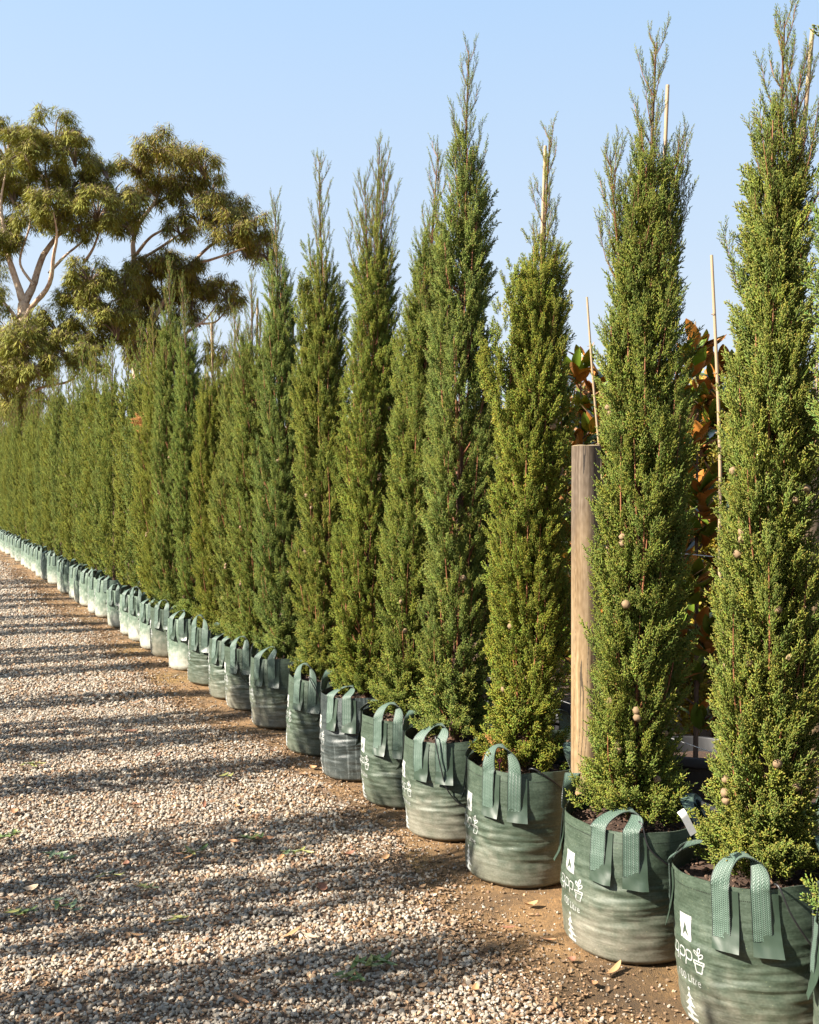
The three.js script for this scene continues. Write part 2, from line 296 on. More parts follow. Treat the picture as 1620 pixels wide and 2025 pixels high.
// print: emblem, letters with a potted plant, volume, tree
function printTexture() {
  const c = document.createElement('canvas'); c.width = 384; c.height = 768; const x = c.getContext('2d');
  x.clearRect(0, 0, 384, 768); x.fillStyle = '#000'; x.fillRect(0, 0, 384, 768); x.fillStyle = '#fff'; x.strokeStyle = '#fff';
  x.fillRect(128, 10, 128, 172); x.fillStyle = '#000'; x.beginPath(); x.moveTo(192, 62); x.lineTo(230, 166); x.lineTo(192, 128); x.lineTo(154, 166); x.fill();
  x.fillStyle = '#fff'; x.lineWidth = 9; x.lineJoin = 'round'; x.lineCap = 'round';
  const loop = (cx, tail, hook) => { x.beginPath(); x.roundRect(cx - 34, 250, 62, 62, 20); x.stroke(); x.beginPath(); if (hook) { x.moveTo(cx + 28, 256); x.lineTo(cx + 28, 340); x.quadraticCurveTo(cx + 26, 356, cx - 6, 356); x.lineTo(cx - 26, 356); } else { x.moveTo(cx - 34, 268); x.lineTo(cx - 34, 350); } x.stroke(); };
  loop(60, 1, true); loop(150, 1, false); loop(228, 1, false);
  x.beginPath(); x.moveTo(276, 296); x.lineTo(362, 296); x.lineTo(362, 314); x.lineTo(276, 314); x.closePath(); x.stroke(); x.beginPath(); x.moveTo(284, 314); x.lineTo(296, 372); x.lineTo(342, 372); x.lineTo(354, 314); x.stroke();
  x.beginPath(); x.moveTo(319, 296); x.lineTo(319, 246); x.stroke();
  x.beginPath(); x.ellipse(338, 256, 24, 11, -0.7, 0, 7); x.stroke(); x.beginPath(); x.ellipse(300, 240, 20, 10, 0.8, 0, 7); x.stroke(); x.beginPath(); x.ellipse(328, 218, 19, 9, -1.2, 0, 7); x.stroke();
  x.font = '70px sans-serif'; x.textAlign = 'center'; x.fillText('100 Litre', 192, 474);
  const tree = (cy, w, h) => { x.beginPath(); x.moveTo(192, cy); x.quadraticCurveTo(192 + w * 0.3, cy + h * 0.7, 192 + w, cy + h); x.lineTo(192 - w, cy + h); x.quadraticCurveTo(192 - w * 0.3, cy + h * 0.7, 192, cy); x.fill(); };
  x.beginPath(); x.arc(192, 528, 13, 0, 7); x.fill(); tree(540, 44, 54); tree(578, 62, 66); tree(624, 80, 72); x.fillRect(176, 694, 32, 30); x.fillRect(130, 722, 124, 26);
  const src = x.getImageData(0, 0, 384, 768).data, d = new Uint8Array(384 * 768 * 4);
  for (let yy = 0; yy < 768; yy++) for (let xx = 0; xx < 384; xx++) { const o = (yy * 384 + xx) * 4, q = ((767 - yy) * 384 + xx) * 4, wear = noise(xx * 0.02, yy * 0.02, 5) + 0.7 * noise(xx * 0.11, yy * 0.11, 2) > 0.72 ? 0 : 1; d[q] = d[q + 1] = d[q + 2] = src[o] * wear; d[q + 3] = 255; }
  const t = new THREE.DataTexture(d, 384, 768); t.magFilter = t.minFilter = THREE.LinearFilter; t.needsUpdate = true; return t;
}
const printMat = new THREE.MeshStandardMaterial({ color: lin(0.34, 0.35, 0.335), roughness: 0.5, alphaMap: printTexture(), alphaTest: 0.5, side: THREE.DoubleSide });
const printGeos = bagSeeds.map((s) => gridGeo(28, 60, (u, v) => bagPoint(0.80 + (0.5 - u) * 0.17 / BR, 0.022 + v * 0.34, s, 0.0013), (u, v) => [u, v]));
const soilGeos = bagSeeds.map((s) => gridGeo(40, 10, (u, v) => { const a = -u * 2 * Math.PI, k = v, p = bagPoint(a, 0.425, s, -0.007); return V(p.x * k, 0.425 + 0.012 * noise(p.x * k * 14, p.z * k * 14) + 0.006 * noise(p.x * k * 50, p.z * k * 50), p.z * k); }, (u, v) => [Math.cos(u * 6.283) * v + 0.5, Math.sin(u * 6.283) * v + 0.5]));
const mulchChip = stone(9, 0.35).scale(0.05, 0.04, 0.025), mulchMat = std([1, 1, 1], 0.95);
function makeBag(i, d, x, label, group, far, mk, turn) {
  const k = (i * 7 + 1) % 4, b = thing('grow_bag', label, 'grow bag', V(x, groundY(x, -d) + 0.006, -d), group, turn);
  part('bag_body', far ? bagFar[k] : bagGeos[k], bagMats[mk], b);
  part('soil', soilGeos[k], soilMat, b);
  b.scale.set(0.97 + 0.06 * Math.abs(noise(i * 1.7, 3)) * 2, 0.985 + 0.08 * noise(i * 2.3, 9), 0.97 + 0.06 * Math.abs(noise(i * 1.7, 3)) * 2); b.rotation.z = 0.035 * noise(i * 3.1, 4) * 2; b.rotation.x = 0.02 * noise(i * 2.7, 8) * 2;
  if (!far) { const q = rng(i + 60), list = [], cols = []; for (let k = 0; k < 260; k++) { const a = q() * 6.283, R = 0.225 * Math.sqrt(q()), sc = 0.2 + 0.4 * q(), j = 0.4 + 1.2 * q(); Q.setFromEuler(new THREE.Euler((q() - 0.5) * 1.4, q() * 6, (q() - 0.5) * 1.4)); list.push(new THREE.Matrix4().compose(V(Math.cos(a) * R, 0.432 + 0.01 * q(), Math.sin(a) * R), Q, V(sc, sc, sc))); cols.push(lin(0.085 * j, 0.05 * j, 0.032 * j)); } inst('mulch', mulchChip, mulchMat, list, b, cols); }
  part('print', printGeos[k], printMat, b);
  for (let h = 0; h < 4; h++) {
    if (far > 1 && h === 2) continue;
    const s = part('handle', handleGeos[k][h], strapMat, b); s.rotation.y = -h * Math.PI / 2;
    if (far < 2) for (const g of patchGeos[k][h]) part('patch', g, patchMat, s);
  }
  return b;
}
const A0 = 0.47;                                                     // bags stand with a handle about 27 degrees left of the camera side
const bagLooks = {
  0: 'green woven grow bag cut off by the right edge in the bottom corner', 1: 'large green woven grow bag at bottom right, white paper tag hanging behind it',
  2: 'green grow bag in front of the nearest timber post, dusty pale towards its foot', 3: 'wide green grow bag left of the nearest post, brown dead sprig on its soil',
  4: 'green grow bag with a long thin black tube looping down its front', 5: 'dark green grow bag behind the looped-tube one, pale tag on its rear handle', 6: 'darkest, wet looking grow bag streaked with pale scratches near its foot',
};
const jit = rng(5);
const rowBags = BAGS.map((d, i) => {
  const far = d > 13 ? 2 : d > 9.5 ? 1 : 0;
  const label = bagLooks[i] || (i < 28 ? 'green grow bag with pale dusty foot, ' + ORD[i] + ' from the right end of the row' : 'tiny pale green grow bag among the most distant at the far left end');
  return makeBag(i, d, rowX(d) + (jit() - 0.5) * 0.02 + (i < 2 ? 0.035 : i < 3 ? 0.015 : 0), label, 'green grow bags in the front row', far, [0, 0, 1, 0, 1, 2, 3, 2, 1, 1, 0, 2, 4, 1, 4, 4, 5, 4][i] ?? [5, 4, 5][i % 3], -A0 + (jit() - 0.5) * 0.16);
});

// ------------------------------------------------------------------ cypress trees
function spray(seed, fine, sparse) {                                 // about 11 cm of scaly shoots round a thin axis
  const r = rng(seed), s = new Soup(), L = 0.11, n = sparse ? 11 : fine ? 18 : 10, g = [0.112, 0.143, 0.023], tip = [0.205, 0.212, 0.043], br = [0.12, 0.085, 0.03];
  s.spindle(V(0, 0, 0), V(0, 1, 0), L * 0.95, 0.0017, sparse ? br : g);
  for (let i = 0; i < n; i++) {
    const t = 0.08 + 0.9 * i / n, a = i * 2.4 + r(), sp = 0.34 + 0.3 * r(), len = L * (0.36 - 0.2 * t) * (0.75 + 0.5 * r()) * (sparse ? 0.8 : 1), p = V(0, L * t * 0.95, 0), dir = V(Math.cos(a) * Math.sin(sp), Math.cos(sp), Math.sin(a) * Math.sin(sp));
    const w = (fine ? 0.0024 : 0.0038) * (sparse ? 0.85 : 1);
    s.spindle(p, dir, len, w, g);
    const m = sparse ? 2 : fine ? 4 : 3;
    for (let k = 0; k < m; k++) {
      const f = 0.25 + 0.65 * (k + r() * 0.6) / m, e = V(r() - 0.5, r() - 0.5, r() - 0.5).multiplyScalar(1.25).add(dir).normalize(), c = g.map((v, j) => lerp(v, tip[j], r() * 0.8));
      s.spindle(p.clone().addScaledVector(dir, len * f), e, len * (0.34 + 0.3 * r()), w * 0.95, c, 0.55);
    }
  }
  return s.build();
}
const sprays = [spray(1, true), spray(2, true), spray(3, true)], coarse = [spray(4, false), spray(5, false)], thin = [spray(6, true, true), spray(7, true, true)];
const leafMat = new THREE.MeshPhysicalMaterial({ roughness: 0.7, vertexColors: true, specularIntensity: 0.35, side: THREE.DoubleSide }), barkMat = new THREE.MeshStandardMaterial({ map: tex(64, 256, (u, v) => { const k = 78 + 46 * noise(u * 9, v * 4, 3) + 40 * noise(u * 30, v * 10, 5); return [k * 1.12, k * 0.8, k * 0.62]; }), roughness: 0.85, side: THREE.DoubleSide }), twigMat = std([0.20, 0.075, 0.03], 0.7), coneMat = std([0.19, 0.125, 0.068], 0.85), deadMat = std([0.42, 0.2, 0.06], 0.85);
const coneGeo = (() => { let g = new THREE.IcosahedronGeometry(0.014, 2); const p = g.attributes.position; for (let i = 0; i < p.count; i++) { const v = V(p.getX(i), p.getY(i), p.getZ(i)), q = v.clone().normalize(), m = 0.84 + 0.2 * Math.abs(Math.sin(q.x * 4.2 + 0.5) * Math.sin(q.y * 4.2) + Math.sin(q.z * 4.2) * 0.4); v.multiplyScalar(m); p.setXYZ(i, v.x, v.y * 1.1, v.z); } g = mergeVertices(g.deleteAttribute('uv').deleteAttribute('normal')); g.computeVertexNormals(); return g; })();
function cypress(o) {
  const r = rng(o.seed), soil = 0.43, H = o.top - soil, rMax = (o.r ?? 0.185) * (o.d < 6 ? 0.76 : 0.8), root = thing('cypress_tree', o.label, 'cypress tree', V(o.x, soil, -o.d), o.group);
  const far = o.d > 11.5 || o.cheap, lean = o.lean ?? 0, wob = r() * 10;
  const axis = (t) => V(lean * Math.pow(t, 1.15) + 0.02 * noise(t * 3, wob), t * H, (o.leanZ ?? 0) * t + 0.02 * noise(t * 3, wob + 5));
  const prof = (t) => { const k = o.sparse ?? 0.83; return rMax * (t < 0.08 ? 0.72 + 3.2 * t : t < 0.47 ? 0.976 + 0.08 * noise(t * 9, wob) : Math.max(0, lerp(1, 0.06, Math.pow((t - 0.47) / 0.53, 1.0)))) * (1 + (o.flare ?? 0) * (1 - smooth(t, 0.2, 0.38))) * (t > k ? lerp(1, 0.7, (t - k) / (1 - k)) : 1); };
  const wood = [], bark = []; const list = [], cols = [], tlist = [], tcols = [], tone = o.tone ?? [1, 1, 1];
  bark.push(limb([0, 0.15, 0.3, 0.45, 0.6, 0.75, 0.9, 1].map(axis), [0.024, 0.021, 0.018, 0.015, 0.011, 0.008, 0.005, 0.0022], far ? 10 : 28, 6));
  const colour = (k) => { const j = (0.78 + 0.44 * r()) * k, y = (r() - 0.5) * 0.3; return lin(tone[0] * j * (1 + y), tone[1] * j * (1 + y * 0.4), tone[2] * j * (1 - y * 0.6)); };
  // an ascending branch clothed in sprays
  function plume(p0, phi, L, rT, y0, bodyR, dens, bare) {
    const tilt = 0.10 * (r() - 0.5), pts = [], rad = V(Math.cos(phi), 0, Math.sin(phi)), tan = V(-rad.z, 0, rad.x);
    const f = (s) => { const out = rT * (1 - Math.exp(-3.6 * s)) / 0.973, c = axis(clamp((y0 + L * s) / H, 0, 1)), b = axis(clamp(y0 / H, 0, 1)); return V(lerp(b.x, c.x, 0.9), y0 + L * (0.08 * s + 0.92 * s), lerp(b.z, c.z, 0.9)).addScaledVector(rad, out).addScaledVector(tan, tilt * s * L); };
    for (let k = 0; k <= 4; k++) pts.push(f(k / 4));
    if (!far || bare) wood.push(limb(pts, [0.0055, 0.004, 0.0026, 0.0014], 7, 4));
    const n = Math.max(3, Math.round(L / (far ? 0.034 : 0.0185) * dens)), T = V(0, 0, 0);
    for (let k = 0; k < n; k++) {
      const s = (bare ? 0.08 : 0.1) + 0.9 * Math.pow((k + r()) / n, 0.85), p = f(Math.min(1, s)), q = f(Math.min(1, s) - 0.06); T.copy(p).sub(q).normalize();
      const a = r() * 6.283, side = V(Math.cos(a), 0.1, Math.sin(a)), w = bodyR * (1 - 0.72 * s) * Math.sqrt(r());
      p.addScaledVector(side, w);
      const dir = T.clone().multiplyScalar(1).addScaledVector(side, bare ? 0.3 : 0.3 + 0.22 * r()).addScaledVector(rad, bare ? 0.05 : 0.2).normalize();
      const sc = (0.72 + 0.5 * r()) * (bare ? 0.62 : 1 - 0.42 * s) * (far ? 1.35 : 1);
      (bare && !far ? tlist : list).push(place(p, dir, r() * 6.283, V(sc * 0.92, sc * 1.3, sc * 0.92))); (bare && !far ? tcols : cols).push(colour(1));
    }
    if (!bare && !far) { list.push(place(f(0.97), T.clone(), 0, V(0.5, 0.8, 0.5))); cols.push(colour(1.05)); }
  }
  const N = o.plumes ?? (far ? 80 : 96), kTop = (o.sparse ?? 0.83) - 0.03;
  for (let i = 0; i < N; i++) {
    const t0 = Math.pow((i + r()) / N, 1.06) * (kTop - 0.03), phi = i * 2.39996 + r() * 0.8, L = (0.34 + 0.36 * r()) * clamp((1 - t0) * 2.1, 0.35, 1), y0 = t0 * H + 0.02;
    plume(null, phi, L, prof(clamp(t0 + 0.62 * L / H, 0, 1)) * (0.42 + 0.72 * Math.sqrt(r())) * (1 + 0.42 * noise(Math.cos(phi) * 1.5 + wob, Math.sin(phi) * 1.5, t0 * 7)), y0, 0.05 * clamp(prof(t0) / rMax + 0.1, 0.4, 1), lerp(1.05, 0.5, smooth(t0, 0.38, 0.78)), false);
  }
  // low sprays that spread over the rim of the bag
  for (let i = 0; i < (far ? 60 : 130); i++) { const a = r() * 6.283, y = 0.02 + 0.26 * r(), q = rMax * (0.2 + 0.55 * Math.sqrt(r())) * (0.7 + 0.3 * noise(Math.cos(a) * 2 + wob, Math.sin(a) * 2)) * smooth(y, -0.12, 0.12), c = axis(0); list.push(place(V(c.x + Math.cos(a) * q, y, c.z + Math.sin(a) * q), V(Math.cos(a) * (0.5 + 0.5 * r()), 0.75, Math.sin(a) * (0.5 + 0.5 * r())).normalize(), r() * 6, 0.85 + 0.5 * r())); cols.push(colour(1)); }
  if (!far) for (let i = 0; i < 110; i++) { const a = r() * 6.283, q = 0.19 * Math.sqrt(r()) * (0.75 + 0.5 * noise(Math.cos(a) * 2.5 + wob, Math.sin(a) * 2.5, 3)), y = 0.01 + 0.10 * r(); list.push(place(V(Math.cos(a) * q, y, Math.sin(a) * q), V(Math.cos(a) * 0.9, 0.5 + 0.6 * r(), Math.sin(a) * 0.9).normalize(), r() * 6, 0.7 + 0.5 * r())); cols.push(colour(1)); }
  // inner fill near the trunk of short shoots
  if (!o.cheap) for (let i = 0; i < (far ? 130 : 300); i++) { const t = r() * (kTop - 0.1) + 0.01, a = r() * 6.283, q = prof(t) * (0.25 + 0.45 * r()), p = axis(t).add(V(Math.cos(a) * q, 0, Math.sin(a) * q)), sc = 0.9 + 0.4 * r(); list.push(place(p, V(Math.cos(a) * 0.5, 0.9, Math.sin(a) * 0.5).normalize(), r() * 6, sc)); cols.push(colour(0.95)); }
  // open, twiggy leaders
  const leader = (y0, top, dx, dz, x0, z0) => {
    const f = (s) => { const b = axis(clamp(y0 / H, 0, 1)); return V(lerp(b.x + x0, axis(Math.min(1, top / H)).x + dx, s) + 0.012 * noise(s * 4, wob + y0), lerp(y0, top, s), lerp(b.z + z0, axis(Math.min(1, top / H)).z + dz, s) + 0.012 * noise(s * 4, wob + 3 + y0)); };
    if (dx || dz) wood.push(limb([0, 0.33, 0.66, 1].map(f), [0.007, 0.0055, 0.0035, 0.0018], 10, 5));
    const n = Math.round((top - y0) / 0.034);
    for (let k = 0; k < n; k++) {
      const s = (k + r() * 0.6) / n, p = f(s), a = k * 2.4 + r(), L = (0.17 + 0.17 * r()) * lerp(1.3, 0.36, Math.pow(s, 0.8)), tilt = 0.34 + 0.22 * r(), dir = V(Math.cos(a) * Math.sin(tilt), Math.cos(tilt), Math.sin(a) * Math.sin(tilt)), e = p.clone().addScaledVector(dir, L * 0.55), g = e.clone().add(V(dir.x * L * 0.25, L * 0.5, dir.z * L * 0.25));
      wood.push(limb([p, e, g], [0.0024, 0.0016, 0.0009], 4, 3));
      const m = Math.max(2, Math.round(L / (far ? 0.04 : 0.0135)));
      for (let q = 0; q < m; q++) { const w = (q + 0.6) / m, c = w < 0.55 ? p.clone().lerp(e, w / 0.55) : e.clone().lerp(g, (w - 0.55) / 0.45), b = r() * 6.283; const dd = dir.clone().multiplyScalar(0.5).add(V(Math.cos(b) * 0.38, 0.7, Math.sin(b) * 0.38)).normalize(); const sc = (0.5 + 0.25 * r()) * lerp(1.1, 0.7, s) * (far ? 1.4 : 1); (far ? list : tlist).push(place(c, dd, b, sc)); (far ? cols : tcols).push(colour(0.95)); }
    }
    for (let q = 0; q < 3; q++) { (far ? list : tlist).push(place(f(0.9 + q * 0.05), V((r() - 0.5) * 0.4, 1, (r() - 0.5) * 0.4).normalize(), 1, 0.34)); (far ? cols : tcols).push(colour(0.9)); }
  };
  leader(H * (kTop - 0.2), H, 0, 0, 0, 0);
  for (const [t0, topY, dx, dz] of o.leaders ?? []) leader(t0 * H, topY - soil, dx, dz, dx * 0.5, dz * 0.5);
  // side stems that carry a second point
  for (const [y0, y1, dx, dz, w] of o.stems ?? []) {
    const n = Math.round((y1 - y0) / 0.055);
    for (let k = 0; k < n; k++) { const t = (k + r()) / n, y = lerp(y0, y1, t) - soil, c = axis(clamp(y / H, 0, 1)), phi = r() * 6.283, rad = w * Math.min(1, (1 - t) * 2.4 + 0.1) * Math.min(1, t * 5 + 0.3), L = 0.26 * Math.min(1, (1 - t) * 2 + 0.35), m = Math.round(L / 0.016), bx = V(c.x + dx * smooth(t, -0.3, 0.35), y, c.z + dz);
      for (let q = 0; q < m; q++) { const s = (q + r()) / m, p = bx.clone().add(V(Math.cos(phi) * rad * Math.min(1, s * 2.5 + 0.1), s * L, Math.sin(phi) * rad * Math.min(1, s * 2.5 + 0.1))), a = r() * 6.283; const sc = (0.7 + 0.5 * r()) * (1 - 0.4 * s); list.push(place(p.add(V(Math.cos(a) * 0.025, 0, Math.sin(a) * 0.025)), V(Math.cos(a) * 0.35 + Math.cos(phi) * 0.2, 0.9, Math.sin(a) * 0.35 + Math.sin(phi) * 0.2).normalize(), a, sc)); cols.push(colour(1)); } }
    wood.push(limb([0, 0.3, 0.6, 1].map((t) => { const y = lerp(y0, y1, t) - soil, c = axis(clamp(y / H, 0, 1)); return V(c.x + dx * smooth(t, -0.3, 0.35), y, c.z + dz); }), [0.008, 0.007, 0.005, 0.002], 10, 5));
  }
  part('trunk', mergeGeometries(bark), barkMat, root);
  if (wood.length) part('branches', mergeGeometries(wood), twigMat, root);
  inst('crown', far ? coarse[o.seed % 2] : sprays[o.seed % 3], leafMat, list, root, cols);
  if (tlist.length) inst('leader_shoots', thin[o.seed % 2], leafMat, tlist, root, tcols);
  for (let k = 0; k < (o.cones ?? 0); k++) {                         // round seed cones on the lower, sunny sides
    const t = 0.06 + 0.5 * Math.pow(r(), 1.2), a = 0.2 + r() * 3.2, q = prof(t) * (0.92 + 0.2 * r()), c = axis(t), cl = r() < 0.35 ? 2 : 1;
    for (let m = 0; m < cl; m++) { const e = part('cone', coneGeo, coneMat, root); e.position.set(c.x + Math.cos(a) * q + m * 0.02 * (r() - 0.5), c.y + m * 0.024, c.z + Math.sin(a) * q); e.rotation.set(r() * 6, r() * 6, r() * 6); e.scale.setScalar(0.8 + 0.4 * r()); }
  }
  for (const [y, dx, dz, n, s] of o.dead ?? []) {                    // a dead, rust-coloured spray
    const m = []; for (let k = 0; k < n; k++) { const a = r() * 6.283; m.push(place(V(dx + (r() - 0.5) * 0.07 * s, y - soil + (r() - 0.5) * 0.14 * s, dz + (r() - 0.5) * 0.05), V(Math.cos(a) * 0.6, r() * 1.4 - 0.6, Math.sin(a) * 0.6).normalize(), a, 0.7 * s)); }
    const e = inst('dead_spray', sprays[0], deadMat, m, root); e.userData = { kind: 'stuff', label: 'dead rust-orange spray in the green foliage' };
  }
  return root;
}
const G1 = [1, 1, 1], BLUE = [0.95, 1.02, 1.2], YEL = [1.12, 1.04, 0.8], DK = [0.9, 0.97, 0.9];
const TREES = [
  { top: 3.75, lean: -0.10, r: 0.18, dx: 0.02, tone: BLUE, cones: 6, label: 'cypress cut off by the right edge of the photograph' },
  { top: 3.12, lean: 0.06, r: 0.14, flare: 0.25, dx: 0.045, tone: [1.02, 1.02, 1.05], cones: 15, leaders: [[0.72, 2.95, 0.05, 0.03]], label: 'slim cypress second from the right edge with many tan cones on its lower half' },
  { top: 3.28, lean: 0.085, r: 0.166, cones: 10, sparse: 0.8, leaders: [[0.66, 2.86, -0.155, 0.02], [0.7, 2.9, 0.1, -0.02]], label: 'tall cypress just right of the nearest timber post, a loose twiggy tip bent left' },
  { top: 3.17, lean: 0.115, r: 0.155, cones: 9, sparse: 0.74, tone: YEL, stems: [[1.7, 2.5, -0.12, 0.02, 0.07]], dead: [[0.51, -0.09, 0.1, 16, 1]], label: 'shorter cypress just left of the nearest timber post, a pale stake rising beside its tip' },
  { top: 3.77, lean: 0.06, r: 0.19, cones: 5, sparse: 0.86, tone: [0.98, 1.03, 1.15], label: 'tallest full cypress near the middle with a dense pointed spire' },
  { top: 3.42, lean: 0.165, r: 0.15, cones: 4, sparse: 0.84, tone: [1.02, 1.02, 1], stems: [[1.3, 2.5, -0.06, 0, 0.07]], label: 'cypress with a thin spire pressed against the left side of the tallest one' },
  { top: 3.64, lean: 0.10, r: 0.185, cones: 3, sparse: 0.78, tone: [1.05, 1.02, 0.85], leaders: [[0.7, 3.42, -0.08, 0], [0.72, 3.5, 0.03, 0.02]], label: 'cypress with several open twiggy tips above a bare dark patch of trunk' },
  { top: 3.74, lean: -0.03, r: 0.18, cones: 3, sparse: 0.78, tone: [1.02, 1, 0.85], stems: [[1.9, 2.85, -0.12, 0, 0.06]], label: 'cypress with a single long reddish leader, eighth from the right edge' },
  { top: 3.66, lean: -0.075, r: 0.17, cones: 2, sparse: 0.84, tone: BLUE, label: 'narrow bluish cypress whose tip stands right of the gum tree crowns' },
  { top: 3.24, lean: -0.05, r: 0.18, cones: 3, sparse: 0.74, leaders: [[0.65, 2.95, 0.06, 0], [0.6, 2.9, -0.12, 0]], label: 'lower cypress with a sparse tip left of the narrow bluish one' },
  { top: 3.05, lean: -0.05, r: 0.18, cones: 2, sparse: 0.76, leaders: [[0.6, 2.85, 0.09, 0]] },
  { top: 3.12, lean: -0.055, r: 0.175, cones: 3, sparse: 0.72, tone: YEL, leaders: [[0.6, 2.8, 0.1, 0]] },
  { top: 3.57, lean: -0.13, r: 0.175, cones: 2, sparse: 0.78, tone: [0.98, 1.04, 1.1] },
  { top: 3.9, lean: -0.07, r: 0.185, cones: 3, sparse: 0.82, tone: [0.98, 1.04, 1.05] },
  { top: 3.53, lean: -0.14, r: 0.18, cones: 2, sparse: 0.74, tone: YEL },
  { top: 3.35, lean: -0.05, r: 0.18, cones: 3, sparse: 0.78, tone: YEL, dead: [[2.35, -0.02, 0.17, 34, 1.5]], label: 'cypress with a rust-orange dead spray halfway up, far left part of the row' },
];
const th = rng(99);
BAGS.forEach((d, i) => {
  const spec = TREES[i] ?? { top: 3.35 + 0.5 * th(), lean: -0.05 + 0.1 * (th() - 0.5), r: 0.175 + 0.02 * th(), cones: i < 24 ? 1 : 0, sparse: 0.78 + 0.06 * th(), tone: [[1.05, 1.03, 0.9], [1, 1.02, 1.05], [1.1, 1.02, 0.8]][i % 3] };
  const label = spec.label ?? (i < 28 ? 'green columnar cypress, ' + ORD[i] + ' from the right end of the front row' : 'small distant cypress merging into the hedge-like far left end of the row');
  cypress({ ...spec, d, x: rowX(d) + (spec.dx ?? 0), seed: 100 + i * 13, label, group: 'potted cypresses in the front row' });
});
// the opposite row across the path, left of the view: it throws the stripes of shade
for (let k = 0; k < 34; k++) {
  if ((k > 14 && (k % 4 === 1 || k % 11 === 3)) || k === 12) { th(); continue; }
  const d = -3.2 + k * 0.66 + 0.26 * (th() - 0.5), x = rowX(d, -3.4) + 0.16 * (th() - 0.5);
  cypress({ d, x, top: (k > 6 && k < 10 ? 2.45 : 2.75) + (k > 6 && k < 10 ? 0.3 : 0.95) * th(), lean: 0.3 * (th() - 0.5), leanZ: 0.36 * (th() - 0.5), r: (k > 4 && k < 13 ? 0.31 : 0.22) + 0.1 * th(), sparse: 0.8 + 0.06 * th(), cheap: true, plumes: 56, seed: 900 + k * 7, tone: G1, label: 'cypress of the opposite row across the path, outside the view on the left', group: 'cypresses of the opposite row' });
  makeBag(k, d, x, 'green grow bag of the opposite row, outside the view on the left', 'grow bags of the opposite row', 2, 1, Math.PI - A0);
}

// ------------------------------------------------------------------ timber posts, stakes, wires, pipes
const postTex = tex(256, 512, (u, v) => {
  const wv = u + 0.035 * noise(u * 3, v * 5, 7) + 0.012 * noise(u * 6, v * 16, 9), g = noise(wv * 15, v * 2.2, 1) * 0.35 + noise(wv * 75, v * 4, 4) * 0.4 + noise(u * 6, v * 4, 14) * 0.5 + 0.3 * noise(u * 40, v * 60, 2), w = smooth(v + 0.14 * noise(u * 5, v * 5, 2) + 0.1 * noise(u * 14, 1, 3), 0.5, 0.95), crack = Math.abs(noise(wv * 11, v * 1.1, 8)) < 0.022 ? 0.5 : 1, knot = Math.hypot((u - 0.42) * 6, (v - 0.52) * 14) < 0.35 ? 0.7 : 1;
  return [lerp(134, 84, w), lerp(112, 71, w), lerp(82, 58, w)].map((x) => (x + 48 * g) * crack * knot);
});
const postMat = new THREE.MeshStandardMaterial({ map: postTex, roughness: 0.9, bumpMap: postTex, bumpScale: 0.0006, side: THREE.DoubleSide });
function post(d, x, top, r0, label, turn) {
  const p = thing('timber_post', label, 'post', V(x, 0, -d), 'round timber posts', turn);
  const side = gridGeo(40, 40, (u, v) => { const a = -u * 6.2832, y = v * (top - 0.004), r = r0 * (1 - 0.05 * v + 0.02 * noise(Math.cos(a) * 2, Math.sin(a) * 2, v * 3)); return V(Math.sin(a) * r, y, Math.cos(a) * r); });
  part('post_shaft', side, postMat, p);
  const cap = gridGeo(40, 6, (u, v) => { const a = -u * 6.2832, r = r0 * 0.95 * (1 + 0.02 * noise(Math.cos(a) * 2, Math.sin(a) * 2, 3) ) * v; return V(Math.sin(a) * r, top - 0.004 + 0.004 * (1 - v * v * v) + 0.002 * noise(r * 30 * Math.sin(a), r * 30 * Math.cos(a)), Math.cos(a) * r); }, (u, v) => [v * 0.5, u * 0.1 + 0.8]);
  part('cut_top', cap, std([0.30, 0.23, 0.13], 0.95), p);
}
post(4.36, at(1159, 965, 4.36).x, EYE + 85 * 4.36 / F, 0.062, 'round weathered timber post standing closest, between the two nearest full cypresses', 0.4);
post(7.95, rowX(7.95, 0.30), 1.83, 0.062, 'timber post mostly hidden by cypresses, its foot showing above a grow bag', 1.4);
post(11.1, at(362, 965, 11.1).x, EYE + 37 * 11.1 / F, 0.062, 'timber post with its flat top showing between mid-row cypresses', 2.2);
post(15.1, rowX(15.1, 0.28), 1.82, 0.062, 'thin looking distant timber post at the left, low between trunks', 3.1);
post(20, rowX(20, 0.28), 1.82, 0.062, 'most distant timber post, between the small trees at the far left', 0.9);
post(4.55, at(1598, 965, 4.55).x, EYE + 84 * 4.55 / F, 0.066, 'timber post by the right edge behind the cone-bearing cypress', 5);
const cane = std([0.29, 0.205, 0.12], 0.65), caneGrey = std([0.22, 0.175, 0.13], 0.75);
function stake(p0, p1, r, label, m = cane) {
  r *= 0.8;
  const s = thing('bamboo_stake', label, 'stake', p0, 'bamboo stakes'), v = p1.clone().sub(p0), L = v.length(), n = Math.max(3, Math.round(L / 0.28)), g = [], dirs = v.clone().divideScalar(L);
  const pts = []; for (let k = 0; k <= 5; k++) pts.push(v.clone().multiplyScalar(k / 5).add(V(0.022 * noise(k * 0.7, p0.x * 3), 0, 0.022 * noise(k * 0.7, p0.z * 3))));
  part('cane', limb(pts, [r, r * 0.95, r * 0.9, r * 0.8], 30, 8), m, s);
  for (let k = 1; k < n; k++) { const q = new THREE.TorusGeometry(r * 0.92, r * 0.16, 5, 10); q.rotateX(Math.PI / 2); q.applyMatrix4(place(pts[0].clone().addScaledVector(dirs, k * L / n), dirs, 0, 1)); g.push(q); }
  part('nodes', mergeGeometries(g), m, s);
}
